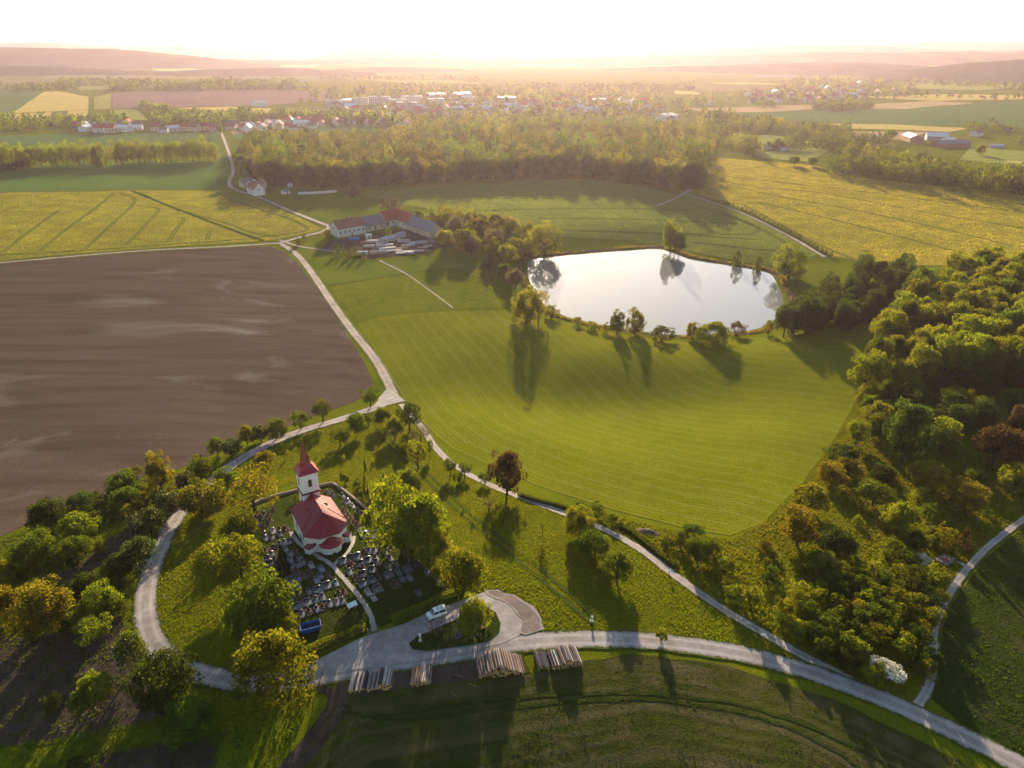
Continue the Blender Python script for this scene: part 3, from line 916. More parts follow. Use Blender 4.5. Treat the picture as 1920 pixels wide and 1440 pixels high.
def trunk_mesh(shape, var):
    key = (shape, var)
    if key not in TRUNK:
        r = random.Random(var * 7 + len(shape))
        m = MB()
        if shape == 'shrub':
            for k in range(5):
                a = k * 1.26 + r.random()
                m.tube([(0, 0, -0.03), (0.10 * math.cos(a), 0.10 * math.sin(a), 0.25), (0.24 * math.cos(a), 0.24 * math.sin(a), 0.62)], [0.022, 0.016, 0.005], 5)
        elif shape in ('poplar', 'conifer'):
            m.tube([(0, 0, -0.03), (0, 0, 0.3), (0.01, 0, 0.9)], [0.055, 0.045, 0.006], 6)
            for k in range(6):
                a, z = r.random() * 6.3, 0.15 + 0.11 * k
                m.tube([(0, 0, z), (0.22 * math.cos(a), 0.22 * math.sin(a), z + 0.12)], [0.014, 0.004], 4)
        else:
            fork = 0.34 if shape == 'orchard' else 0.30
            m.tube([(0, 0, -0.03), (0.004, 0.0, fork * 0.5), (0.012, 0.008, fork)], [0.036, 0.028, 0.024], 7)
            for k in range(6):
                a = k * 1.047 + r.uniform(-0.4, 0.4)
                c, s = math.cos(a), math.sin(a)
                e = r.uniform(0.5, 1.0)
                m.tube([(0.01, 0.006, fork * r.uniform(0.8, 1.0)), (0.15 * c, 0.15 * s, fork + 0.14 * e), (0.31 * c, 0.31 * s, fork + 0.36 * e)], [0.017, 0.011, 0.004], 5)
        o = m.build('trunk', M['bark'])
        TRUNK[key] = o.data
        bpy.data.objects.remove(o)
    return TRUNK[key]

NAMES = {'full': 'deciduous_tree', 'round': 'deciduous_tree', 'tall': 'deciduous_tree', 'orchard': 'orchard_tree', 'shrub': 'shrub', 'poplar': 'poplar_tree', 'conifer': 'conifer_tree'}
PLANT_COUNT = {}
def plant(p, width, height, shape, kind, label, group=None, extra=None, name=None, far=False):
    """one tree or shrub standing at ground point p"""
    var = random.randrange(4 if not far else 3)
    root = empty(name or NAMES[shape], (p[0], p[1], p[2] - 0.05), random.random() * 6.28)
    root.scale = (width, width, height)
    for nm, me in (('crown' if shape != 'shrub' else 'foliage', crown_mesh(shape, kind, var, extra)), ('trunk' if shape != 'shrub' else 'stem', trunk_mesh(shape, var % 2))):
        o = bpy.data.objects.new(nm, me)
        col.objects.link(o)
        o.parent = root
        if nm in ('crown', 'foliage'):        # shared crown shape, leaf colour per tree
            o.material_slots[0].link = 'OBJECT'
            o.material_slots[0].material = LEAF[kind]
    tag(root, label, 'shrub' if shape == 'shrub' else 'tree', group)
    return root

MIDZ = {'full': 0.49, 'round': 0.54, 'tall': 0.53, 'orchard': 0.60, 'shrub': 0.46, 'poplar': 0.52, 'conifer': 0.5}
EXT = {'full': 0.98, 'round': 0.94, 'tall': 0.98, 'orchard': 0.80, 'shrub': 0.95, 'poplar': 1.0, 'conifer': 0.98}
def from_box(x0, y0, x1, y1, shape):
    """crown outline in photo pixels -> ground point, width and height in metres"""
    cx, cy = (x0 + x1) / 2, (y0 + y1) / 2
    zc, p = 4.0, None
    for _ in range(5):
        # the sight line through the crown's middle meets the ground raised by the crown's middle height
        q = at1(cx, cy)
        p = q
        for _ in range(6):
            dx, dy, dz = ray(cx, cy)
            t = (p[2] + zc - CZ) / dz
            x, y = float(dx * t), float(dy * t)
            p = (x, y, float(h(x, y)))
        m = scale_at((p[0], p[1], p[2] + zc))
        a = math.atan2(CZ - p[2] - zc, math.hypot(p[0], p[1]))
        w = (x1 - x0) * m
        dy_ = (y1 - y0) * m
        hc = math.sqrt(max(dy_ ** 2 - (w * math.sin(a)) ** 2, (0.62 * w if shape in ('shrub', 'orchard') else 0.75 * w) ** 2 * math.cos(a) ** 2)) / math.cos(a)
        if shape in ('poplar', 'conifer'): hc = max(hc, dy_ / math.cos(a) * 0.92)
        height = hc / EXT[shape]
        zc = MIDZ[shape] * height
    return p, w * 1.14, height * 1.04

def box_plant(box, shape, kind, label, group=None, extra=None, name=None):
    p, w, ht = from_box(*box, shape)
    return plant(p, w, ht, shape, kind, label, group, extra, name)

# ---- trees one can tell apart, crown outlines read off the photograph
GR = 'round trees along the field edge and ring road'
row = [((675,725,711,758),'orchard','green','round lollipop tree where the ring road meets the field lane'),
       ((584,751,623,786),'orchard','green','round green tree on the ploughed field edge above the ring road bend'),
       ((545,768,579,800),'orchard','green','round green tree, next but one to the road junction on the ploughed field edge'),
       ((497,784,536,822),'round','green','dense green tree between ploughed field and ring road, beside a flowering chestnut'),
       ((473,798,502,828),'round','dark','small flowering chestnut squeezed between two lighter trees on the ring road','candle'),
       ((447,794,475,834),'round','lime','upright yellow-green tree between two chestnuts beside the ring road'),
       ((418,820,451,854),'round','dark','flowering chestnut on the ring road across from the church spire','candle'),
       ((390,817,420,852),'round','green','olive green tree touching a chestnut at the ploughed field edge'),
       ((354,859,396,897),'round','green','clipped ball-shaped green tree beside the narrow stretch of ring road'),
       ((332,885,370,922),'round','dark','flowering chestnut next to the ball-shaped tree','candle'),
       ((272,848,323,932),'tall','gold','loose golden tree rising above the hedge on the ploughed field edge'),
       ((235,873,270,897),'shrub','lime','low yellow-green bush beside the loose golden tree'),
       ((202,885,259,922),'round','green','spreading green tree on the field edge below the golden tree'),
       ((211,911,258,947),'round','green','green tree in the hedge with a sunlit yellow top'),
       ((124,919,178,966),'round','dark','dark broad tree in the field hedge next to a bigger one'),
       ((49,933,118,1003),'round','dark','largest dark tree on the corner of the ploughed field'),
       ((111,962,173,1007),'round','lime','spiky yellow-green tree over the bare earth track'),
       ((104,1005,164,1049),'round','green','green tree in the scrub beside the bare earth track'),
       ((24,999,98,1060),'round','green','wide green tree in the scrub below the ploughed field corner'),
       ((-15,1047,20,1093),'round','lime','yellow-green tree at the outer end of the scrub'),
       ((173,1015,196,1042),'shrub','gold','small golden bush standing alone on bare earth'),
       ((293,915,334,967),'round','dark','flowering chestnut at the sunlit stretch of ring road','candle'),
       ((250,951,307,1005),'round','dark','large flowering chestnut beside the ring road above the bare earth','candle'),
       ((232,1002,286,1066),'round','dark','tall flowering chestnut leaning over the ring road verge','candle'),
       ((196,1036,242,1085),'round','dark','dark tree crowded behind the tall chestnut'),
       ((-15,1095,38,1187),'round','orange','orange-brown tree beside the big golden tree'),
       ((24,1088,130,1200),'round','gold','big golden spreading tree on the dark slope'),
       ((132,1072,189,1135),'round','dark','dark tree between the golden tree and the ring road'),
       ((163,1093,220,1154),'round','lime','yellow-green round tree on the slope below the ring road'),
       ((137,1154,208,1208),'orchard','lime','leaning light tree with thin trunk on bare earth'),
       ((216,1178,273,1249),'round','green','tree with yellow top rim on the outside of the road bend','candle'),
       ((260,1216,364,1334),'round','dark','big dark tree overhanging the lower ring road bend'),
       ((307,1312,402,1390),'round','green','bright green round tree below the lower ring road bend'),
       ((142,1256,206,1319),'round','lime','small yellow-green tree on bare earth with a darker bush at its foot'),
       ((123,1291,170,1343),'shrub','green','green bush at the foot of the small yellow-green tree'),
       ((80,1298,118,1338),'shrub','dark','dim bush on the bare earth slope'),
       ((128,1421,172,1452),'shrub','dark','dark bush on the earth track at the slope foot'),
       ((333,902,416,965),'round','lime','wide yellow-green tree inside the ring road near the narrow stretch'),
       ((402,878,444,920),'round','green','green tree inside the ring road beside the wide yellow-green one'),
       ((413,963,480,1017),'round','lime','yellow-green tree at the cemetery corner nearest the ring road'),
       ((400,1001,495,1102),'round','lime','big yellow-green lime tree on the cemetery edge'),
       ((421,1075,539,1210),'round','green','biggest green tree on the cemetery edge'),
       ((482,1139,563,1200),'round','gold','golden tree beside the blue skip'),
       ((444,1180,580,1329),'tall','lime','large yellow-lit tree overhanging the road by the clipped hedge'),
       ((424,877,518,961),'round','gold','loose golden tree behind the church tower',"sparse"),
       ((480,842,512,876),'round','gold','small golden tree on the sunlit slope above the church'),
       ((616,799,656,833),'orchard','green','dark green orchard tree beyond the church spire'),
       ((655,770,685,812),'round','green','green tree beside the ring road near the junction'),
       ((678,865,697,940),'poplar','lime','tall slender poplar beside the cemetery wall'),
       ((713,887,727,921),'poplar','lime','short slender poplar next to the tall one'),
       ((694,908,806,1044),'full','lime','huge yellow-green tree towering over the graves'),
       ((748,922,838,1048),'full','lime','broad tree crown merged with the huge one over the graves'),
       ((825,1023,913,1122),'round','lime','rounded green tree at the cemetery corner by the parking loop'),
       ((783,1149,844,1197),'orchard','grey','thin brownish tree in front of the white van','bare'),
       ((862,1120,908,1198),'round','lime','yellow-green tree on the grass island',),
       ((890,1128,925,1180),'shrub','gold','golden bush on the grass island edge'),
       ((745,876,783,913),'round','lime','pointed yellow-green tree behind the huge cemetery tree'),
       ((761,823,802,870),'orchard','lime','bright orchard tree with visible trunk next to the field path'),
       ((745,828,769,852),'orchard','green','small dark orchard tree beside the bright one'),
       ((743,753,789,800),'orchard','dark','dark orchard tree by the road junction'),
       ((698,763,734,800),'round','green','green tree at the start of the grassy track'),
       ((720,778,757,823),'round','lime','yellow-green tree on the grassy track near the junction'),
       ((768,793,808,825),'orchard','grey','thin-leaved orchard tree beside the field path','sparse'),
       ((798,825,813,852),'orchard','green','small sapling beside the field path'),
       ((830,859,857,889),'orchard','green','leaning orchard tree beside the field path'),
       ((857,867,885,892),'orchard','green','round-headed orchard tree with tall trunk beside the field path'),
       ((848,884,869,904),'orchard','green','low orchard tree between two taller ones'),
       ((895,885,924,907),'orchard','green','flat-headed orchard tree next to the copper tree'),
       ((920,848,981,928),'tall','copper','dark copper-leaved tree at the edge of the mown field'),
       ((897,922,936,956),'orchard','grey','bare-limbed old orchard tree below the copper tree','bare'),
       ((925,945,962,978),'orchard','green','airy orchard tree below the copper tree','sparse'),
       ((1009,961,1026,997),'orchard','green','young slender tree alone on the sunlit slope','sparse'),
       ((1060,951,1116,1009),'round','lime','bright orchard tree beside the gravel path hedge'),
       ((1087,995,1145,1049),'round','green','middle tree of three on the slope beside the gravel path'),
       ((1127,1030,1189,1090),'round','green','lowest tree of three on the slope, casting a long shadow'),
       ((1227,1174,1254,1204),'shrub','lime','small yellow-green bush on the road verge'),
       ((812,1000,850,1052),'round','gold','brownish tree between the huge tree and the cemetery corner tree'),
       ((518,1022,542,1078),'conifer','conifer','dark thuja among the graves'),
       ((636,888,656,908),'shrub','dark','dark bush outside the cemetery wall behind the church'),
       ((660,900,680,920),'shrub','dark','dark bush by the cemetery wall next to the poplar'),
       ((668,916,690,936),'shrub','dark','dark bush at the foot of the tall poplar'),
       ((545,925,562,945),'shrub','green','small bush beside the church tower')]
for it in row:
    box_plant(it[0], it[1], it[2], it[3], None, it[4] if len(it) > 4 else None)

# scrub on the slope beside the right-hand wood
scrub = [((1553,832,1621,874),'shrub','dark','dark wide bush at the edge of the mown field'),
         ((1565,855,1608,886),'round','orange','small orange tree beside the dark wide bush'),
         ((1533,872,1592,911),'round','orange','orange-leaved tree on the mown field edge'),
         ((1487,905,1560,955),'round','gold','wide golden-orange tree on the mown field edge'),
         ((1465,951,1537,1028),'round','orange','biggest orange tree on the mown field edge'),
         ((1533,988,1610,1049),'round','dark','dark green tree beside the biggest orange tree'),
         ((1506,1032,1577,1080),'round','green','green rounded tree above the dense thicket'),
         ((1606,899,1677,949),'round','green','green bushy tree in the scrub clearing'),
         ((1631,872,1685,907),'round','dark','dark bushy tree just above the scrub clearing'),
         ((1658,934,1720,1002),'round','lime','yellow-green domed tree in the scrub clearing'),
         ((1596,965,1622,988),'shrub','lime','small light bush in the scrub clearing'),
         ((1650,1005,1702,1042),'shrub','lime','yellow-green bush above the thicket'),
         ((1590,780,1630,834),'round','lime','yellow-lit tree at the tip of the wood'),
         ((1629,775,1675,824),'round','green','green tree at the tip of the wood'),
         ((1662,752,1747,876),'tall','dark','tall dark tree at the lower edge of the wood'),
         ((1705,856,1774,915),'round','gold','golden-green domed tree beside the clearing'),
         ((1826,790,1922,880),'round','copper','big dark copper tree on the lower edge of the wood'),
         ((1876,863,1942,928),'round','gold','golden tree beside the big copper tree'),
         ((1897,838,1947,866),'round','orange','orange tree behind the golden one'),
         ((1780,897,1851,957),'round','gold','golden ball-shaped tree in the clearing'),
         ((1807,874,1851,911),'round','green','olive tree behind the golden ball-shaped one'),
         ((1707,909,1745,947),'shrub','lime','light bush below the golden-green domed tree'),
         ((1722,940,1757,978),'shrub','green','green bush in the middle of the clearing'),
         ((1776,940,1812,974),'shrub','lime','light bush below the golden ball-shaped tree'),
         ((1757,982,1790,1028),'shrub','gold','golden bush near the picnic table'),
         ((1793,988,1825,1036),'conifer','copper','dark pointed tree behind the picnic table'),
         ((1697,992,1741,1032),'shrub','dark','dark green bush near the picnic table'),
         ((1714,1034,1744,1061),'shrub','green','small white-flowering bush beside the picnic table','blossom'),
         ((1631,1229,1704,1290),'shrub','green','large white-blossoming hawthorn at the corner of the thicket','blossom'),
         ((1072,940,1105,962),'shrub','dark','dark hedge bush at the upper end of the path hedge'),
         ((1101,942,1137,974),'shrub','green','tallest bush of the path hedge'),
         ((1133,960,1163,988),'shrub','green','hedge bush at the lower end of the path hedge'),
         ((1237,1007,1268,1032),'shrub','dark','dark low bush beside the spoil heap'),
         ((1264,995,1290,1032),'shrub','dark','narrow dark bush in the corner clump of the mown field'),
         ((1279,979,1321,1009),'round','green','tallest tree of the corner clump of the mown field'),
         ((1282,1001,1333,1052),'round','green','broad tree of the corner clump of the mown field'),
         ((1326,1007,1356,1049),'shrub','green','bush on the side of the corner clump'),
         ((1331,1047,1388,1078),'shrub','lime','light bush below the corner clump'),
         ((1347,1074,1386,1106),'shrub','gold','upper golden bush beside the gravel path'),
         ((1349,1092,1400,1136),'shrub','lime','middle golden-green bush beside the gravel path'),
         ((1385,1095,1437,1150),'shrub','lime','lower golden-green bush beside the gravel path'),
         ((1425,1070,1456,1102),'shrub','dark','dark bush in the scrub beside the golden bushes'),
         ((1416,1007,1452,1037),'shrub','gold','golden bush on the mown field corner')]
for it in scrub:
    b = it[0]
    cx, cy, kx = (b[0] + b[2]) / 2, (b[1] + b[3]) / 2, 0.46
    box_plant((cx - (b[2] - b[0]) * kx, cy - (b[3] - b[1]) * kx, cx + (b[2] - b[0]) * kx, cy + (b[3] - b[1]) * kx), it[1], it[2], it[3], None, it[4] if len(it) > 4 else None)

# around the pond and the farm
PG = 'trees round the pond'
pondside = [((963,540,1012,608),'full','lime','tall leafy tree on the near bank of the pond, bare field beside it'),
            ((992,541,1028,600),'tall','gold','thin golden tree leaning on the tall bank tree','sparse'),
            ((1019,571,1049,598),'shrub','gold','golden bush on the bank beside the tall leafy tree'),
            ((1143,582,1171,628),'full','green','narrow green tree on the pond bank between low bushes'),
            ((1176,581,1208,629),'full','lime','upright yellow-green tree on the pond bank'),
            ((1310,601,1370,651),'full','lime','wide yellow-green tree on the pond bank'),
            ((1366,601,1398,631),'shrub','grey','grey-green bush beside the wide bank tree'),
            ((1288,606,1314,636),'round','gold','small golden tree beside the wide bank tree'),
            ((1218,609,1265,642),'shrub','green','green bushes in one clump on the pond bank'),
            ((1432,599,1452,629),'shrub','gold','golden bush at the pond corner by the dark wood'),
            ((1452,568,1497,630),'round','dark','dark tree hanging over the pond corner'),
            ((1488,546,1546,629),'full','dark','big dark tree at the corner of the pond wood'),
            ((1454,465,1512,523),'full','lime','yellow-green tree at the pond end next to the field track'),
            ((1372,471,1393,501),'poplar','green','small pointed tree on the far bank, mirrored in the water'),
            ((1413,481,1431,508),'poplar','green','smallest tree on the far bank, mirrored in the water'),
            ((1243,412,1276,472),'full','lime','tall yellow-green tree on the far bank, mirrored in the water'),
            ((1262,435,1288,474),'round','green','dark tree joined to the tall far-bank tree'),
            ((837,407,867,441),'round','grey','pale blossoming round tree beside the farm'),
            ((869,446,898,476),'round','grey','pale heart-shaped tree at the meadow corner'),
            ((905,432,944,470),'round','grey','pale-topped round tree in the grove beside the farm'),
            ((990,418,1050,479),'full','gold','big drooping golden willow at the pond head'),
            ((817,428,849,467),'round','gold','golden tree next to the slate barn'),
            ((931,456,968,497),'round','lime','yellow-green round tree at the meadow edge of the grove'),
            ((933,491,958,522),'round','green','round green bush-like tree at the pond inlet'),
            ((950,503,984,540),'round','grey','grey willow standing in the pond inlet'),
            ((909,492,925,510),'shrub','green','small round bush on the meadow edge of the grove')]
for it in pondside:
    box_plant(it[0], it[1], it[2], it[3], None, it[4] if len(it) > 4 else None)
for b in ((1074,593,1093,611),(1098,601,1121,619),(1127,606,1145,625)):
    box_plant(b, 'shrub', 'gold', 'low golden bush on the near pond bank', 'low bushes on the pond bank')
for b, k in (((775,391,800,427),'lime'),((800,392,818,430),'lime'),((815,398,834,432),'gold'),((815,388,850,420),'gold'),((850,392,872,427),'gold'),((868,393,897,422),'gold'),((897,396,914,427),'gold'),
             ((852,425,902,469),'lime'),((911,450,942,489),'lime'),((946,443,992,482),'gold'),((912,396,946,434),'orange'),((939,405,973,437),'gold'),((972,416,1002,444),'gold'),((903,480,926,500),'green'),
             ((880,405,915,440),'orange'),((925,425,960,452),'orange')):
    box_plant(b, 'full', k, 'golden backlit tree in the grove between farm and pond', 'grove between the farm and the pond')
for b, k, l in (((552,445,566,459),'green','small bush at the lane junction'), ((566,440,574,450),'green','tiny bush next to the lane junction'), ((603,430,622,446),'gold','dark golden bush at the end of the farmhouse'),
                ((712,372,752,396),'grey','round hawthorn on the meadow behind the farm'), ((644,348,676,370),'grey','round tree at the corner of the great wood')):
    box_plant(b, 'shrub', k, l)
for b in ((624,458,640,476),(640,460,648,476),(648,460,662,480),(662,462,674,482),(676,472,688,488)):
    box_plant(b, 'conifer', 'green', 'young conifer in the row along the farmyard corner', 'conifers along the farmyard corner')
box_plant((722,415,734,447), 'conifer', 'green', 'lone spruce in the farmyard in front of the red barn')
for b in ((646,406,654,422),(654,406,666,422)):
    box_plant(b, 'conifer', 'dark', 'conifer behind the farmhouse roof', 'conifers behind the farmhouse')

# poplar row on the left, single trees and hedge trees in the middle distance
def scatter(poly_px, n, mind, seed):
    """n points spread through a pixel polygon on the ground, at least mind metres apart"""
    P = px_poly(poly_px)
    r = np.random.default_rng(seed)
    lo, hi = P.min(0), P.max(0)
    C = r.random((n * 60, 2)) * (hi - lo) + lo
    C = C[poly_sd(P, C[:, 0], C[:, 1]) < 0]
    out = np.empty((0, 2))
    for c in C:
        if len(out) == 0 or ((out - c) ** 2).sum(1).min() > mind * mind:
            out = np.vstack([out, c])
            if len(out) >= n: break
    return out

for i, x in enumerate(np.linspace(6, 404, 40)):
    yb = 315 - 0.031 * x + random.uniform(-2, 2)
    p = at1(x, yb)
    if abs(x - 207) < 6: continue
    plant(p, random.uniform(13, 17), random.uniform(22, 27), 'full', 'lime', 'tall yellow-green poplar in the shelterbelt' + (' on the lane side of its gap' if x > 207 else ' on the side of its gap away from the lane'), 'poplars of the shelterbelt' + (' on the lane side' if x > 207 else ' beyond the gap'), 'sparse', name='poplar_tree')
box_plant((170,276,186,312), 'conifer', 'dark', 'single dark spruce in front of the poplar shelterbelt')
for i in range(9):
    p = at1(4 + i * 6.5, 322 - i * 1.0 + random.uniform(-3, 3))
    plant(p, 10, 9, 'shrub', 'dark', 'dark bush at the foot of the shelterbelt', 'bushes at the foot of the shelterbelt')
for b, k, l in (((438,288,462,322),'lime','round tree beside the lane bend at the great wood'), ((406,233,418,252),'lime','upright tree where the lane enters the village'),
                ((1480,292,1502,309),'green','round tree on the field boundary near the shelterbelt'), ((1515,294,1532,310),'green','second round tree on the field boundary near the shelterbelt'),
                ((1660,242,1681,262),'lime','lone yellow-green tree beside the tan field'), ((1832,270,1848,290),'lime','lone tree in front of the trailer'), ((1452,262,1470,280),'dark','dark conifer clump beside the lone farmstead')):
    box_plant(b, 'round', k, l)

# the wood on the right: every crown a tree of its own
WOODR = [(1700,570),(1668,630),(1634,690),(1618,745),(1612,800),(1680,836),(1760,850),(1860,860),(1960,872),(2120,880),(2260,700),(2200,545),(1980,512),(1830,520)]
for c in scatter(WOODR, 175, 6.8, 3):
    z = float(h(*c))
    px_ = 960 + FPX * c[0] / (c[1] * CP - (z - CZ) * SP)
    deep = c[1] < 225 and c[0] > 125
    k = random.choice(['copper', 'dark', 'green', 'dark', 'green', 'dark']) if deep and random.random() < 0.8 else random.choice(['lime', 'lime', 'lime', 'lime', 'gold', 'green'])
    lab = {'copper': 'dark copper-brown tree deep in the hillside wood', 'dark': 'dark green tree deep in the hillside wood', 'green': 'green tree of the hillside wood',
           'lime': 'sunlit yellow-green tree of the hillside wood', 'gold': 'golden tree of the hillside wood'}[k]
    zone = 'beside the mown field' if c[0] < 135 else ('on the edge of the scrub clearing' if c[1] < 205 else ('along the upper edge against the wheat' if c[1] > 300 else ('on the crest' if c[0] > 215 else 'in the middle of the slope')))
    lab += ', ' + zone
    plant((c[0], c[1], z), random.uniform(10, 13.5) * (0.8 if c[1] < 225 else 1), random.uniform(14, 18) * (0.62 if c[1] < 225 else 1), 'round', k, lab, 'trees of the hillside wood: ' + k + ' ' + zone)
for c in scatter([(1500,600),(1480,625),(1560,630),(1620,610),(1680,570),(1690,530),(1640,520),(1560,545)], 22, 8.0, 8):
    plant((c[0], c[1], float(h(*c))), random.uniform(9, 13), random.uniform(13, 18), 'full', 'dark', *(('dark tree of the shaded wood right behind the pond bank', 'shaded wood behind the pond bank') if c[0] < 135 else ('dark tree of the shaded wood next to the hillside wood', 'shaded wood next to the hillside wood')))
# dense thicket of shrubs in the fork of the paths
THICKET = [(1605,1078),(1745,1080),(1762,1100),(1748,1190),(1738,1280),(1706,1318),(1650,1300),(1560,1244),(1476,1196),(1458,1165),(1500,1118),(1560,1100)]
PATH_G = px_line([(1270,1083),(1350,1139),(1430,1187),(1520,1238),(1600,1278),(1692,1327)], 3)
PATH_N = px_line([(1712,1335),(1742,1285),(1748,1230),(1754,1170),(1785,1105),(1830,1048)], 3)
haw = np.array(at1(1668, 1268)[:2])
for i, c in enumerate(scatter(THICKET, 66, 2.9, 5)):
    if np.linalg.norm(c - haw) < 4.6: continue
    k = random.choice(['lime', 'gold', 'green', 'lime', 'green', 'dark'])
    plant((c[0], c[1], float(h(*c))), random.uniform(4.2, 6.2), random.uniform(3.6, 5.4), 'shrub', k, *(lambda q: (q, q.replace('shrub', 'shrubs')))({'lime': 'yellow-green', 'gold': 'golden', 'green': 'green', 'dark': 'dark'}[k] + ' shrub of the dense thicket' + (' along the gravel path' if line_d(PATH_G, c[0], c[1]) < 9 else (' along the narrow path' if line_d(PATH_N, c[0], c[1]) < 9 else ', in its middle'))))
# scattered small bushes in the clearing and the left scrub
for poly, n, sd, k_, lab, grp in (([(1420,1010),(1480,1040),(1560,1000),(1700,1000),(1800,930),(1900,930),(1800,1040),(1600,1080),(1440,1080)], 20, 21, ['lime', 'green', 'gold'], 'low bush in the scrub clearing below the wood', 'low bushes of the clearing'),
                       ([(0,1060),(120,1060),(230,1060),(240,1150),(150,1200),(0,1200)], 22, 22, ['dark', 'green'], 'low dark bush in the scrub on the shady slope', 'low bushes of the shady slope'),
                       ([(100,960),(260,905),(330,890),(380,860),(300,950),(150,1000)], 22, 23, ['green', 'dark', 'lime'], 'low bush in the hedge between ploughed field and ring road', 'low bushes of the field hedge')):
    for c in scatter(poly, n, 3.0, sd):
        s_ = random.uniform(1.8, 4.0)
        plant((c[0], c[1], float(h(*c))), s_ * 1.2, s_, 'shrub', random.choice(k_), lab, grp)
for i, x in enumerate(np.linspace(1340, 1548, 26)):
    y = np.interp(x, [1290, 1330, 1400, 1480, 1546], [365, 378, 403, 443, 482])
    p = at1(x + 9, y - 1)
    plant(p, random.uniform(2.5, 4.5), random.uniform(2, 4.0), 'shrub', 'green', 'bush of the hedge along the field track', 'hedge along the field track')

# front rank of the great wood
front = px_line([(474,338),(520,352),(600,354),(680,352),(760,347),(900,341),(1000,336),(1100,336),(1200,347),(1290,360),(1316,336)], 8)
front = np.array(densify([tuple(p) for p in front], 11.5))
for c in front:
    k = random.choice(['green', 'green', 'dark', 'gold'])
    plant((c[0] + random.uniform(-3, 3), c[1] + random.uniform(6, 14), float(h(c[0], c[1] + 10))), random.uniform(14, 19), random.uniform(19, 26), 'full', k,
          *(lambda q: (q, q.replace('tree', 'trees')))({'green': 'green', 'dark': 'dark', 'gold': 'golden'}[k] + ' tree in the front rank of the great wood' + (' behind the white house' if c[0] < -190 else (' facing the meadow' if c[0] < -95 else (' facing the barley' if c[0] < 150 else ' beside the track')))), far=True)

# ---- woods too far or too dense to count: one object each
LOW = []
for sd in range(5):
    Q, T = crown_quads('full', 900 + sd, 34, 8, 0.048)
    LOW.append((Q, 0.5 + (T - 0.5) * 0.55))
FARQ = [crown_quads('full', 930 + sd, 16, 5, 0.10) for sd in range(4)]
LOWC = crown_quads('conifer', 950, 40, 5, 0.06)
def wood(name, pts, wid, hgt, kinds, label=None, conifer=0.0, seed=1):
    r = np.random.default_rng(seed)
    VS, TS, MS = [], [], []
    for c in pts:
        Q, T = LOWC if r.random() < conifer else (FARQ[r.integers(len(FARQ))] if c[1] > 1150 else LOW[r.integers(len(LOW))])
        a = r.random() * 6.28
        g_ = float(vnoise(c[0], c[1], 60.0, 2)) - 0.5
        w, hh = r.uniform(*wid) * (1 + 0.5 * g_), r.uniform(*hgt) * (1 + 0.9 * g_)
        x = (Q[..., 0] * math.cos(a) - Q[..., 1] * math.sin(a)) * w + c[0]
        y = (Q[..., 0] * math.sin(a) + Q[..., 1] * math.cos(a)) * w + c[1]
        z = Q[..., 2] * hh + float(h(c[0], c[1]))
        VS.append(np.stack([x, y, z], -1)); TS.append(np.clip(T + r.uniform(-0.22, 0.22), 0, 1)); MS.append(np.full(len(Q), int(np.clip((float(vnoise(c[0] + 500, c[1], 45.0, 2)) - 0.2) / 0.6 * len(kinds) + r.normal() * 0.7, 0, len(kinds) - 1))))
    V = np.concatenate(VS)
    me = quads_mesh(name, V.reshape(-1, 3), len(V), [LEAF[k] for k in kinds], {'tint': np.concatenate(TS)}, np.concatenate(MS))
    o = bpy.data.objects.new(name, me)
    col.objects.link(o)
    return tag(o, label, kind='stuff')

GREAT = [(456,300),(474,334),(540,350),(680,346),(900,335),(1000,330),(1100,330),(1200,340),(1290,352),(1316,320),(1340,280),(1320,262),(1180,252),(1000,246),(860,246),(760,252),(700,262),(560,272),(470,280)]
wood('woodland', scatter(GREAT, 1150, 8.0, 31), (9, 19), (13, 26), ['green', 'hazewood', 'dark', 'hazewood', 'orange'], 'great wood of backlit trees between the fields and the town', 0.05)
BELT = [(1542,322),(1620,336),(1700,346),(1800,358),(1920,372),(2150,396),(2150,372),(1920,346),(1800,330),(1700,312),(1600,302),(1550,306)]
wood('woodland', scatter(BELT, 150, 7.5, 32), (12, 16), (15, 22), ['green', 'dark', 'lime'], 'dense shelterbelt beyond the golden wheat field')
def strip(pts, depth_px, n, mind, seed):
    up = [(x, y - depth_px) for x, y in reversed(pts)]
    return scatter(list(pts) + up, n, mind, seed)
wood('woodland', np.concatenate([strip([(1280,258),(1330,270),(1380,283),(1420,298)], 14, 60, 8, 41), strip([(1310,244),(1370,246),(1450,254),(1470,262),(1575,266),(1590,262)], 18, 120, 9, 42)]), (11, 16), (12, 20), ['lime', 'green', 'dark'], 'tree belts along the stream beyond the wheat')
wood('woodland', np.concatenate([strip([(1525,207),(1570,210),(1634,205)], 5, 50, 12, 43), strip([(1420,203),(1450,202)], 4, 8, 10, 44), strip([(1810,246),(1900,250)], 6, 30, 14, 45), strip([(1590,276),(1660,274)], 4, 14, 10, 46),
      strip([(1440,284),(1600,282)], 1.5, 20, 6, 47), strip([(1900,272),(1990,280)], 4, 14, 10, 48)]), (12, 18), (10, 18), ['dark', 'green'], 'dark copses scattered over the distant fields')
wood('woodland', np.concatenate([strip([(110,164),(160,163),(330,170),(480,167),(560,168)], 12, 300, 20, 51), strip([(0,170),(70,171),(150,168)], 6, 70, 14, 52), strip([(210,172),(260,172)], 7, 30, 12, 53), strip([(290,173),(330,172),(400,171)], 6, 40, 14, 54),
      strip([(395,170),(580,170)], 4, 60, 16, 55), strip([(40,124),(140,128)], 5, 60, 30, 56), strip([(330,124),(460,124)], 4, 60, 34, 57)]), (14, 22), (14, 20), ['dark', 'green'], 'long dark wood beyond the mauve field')
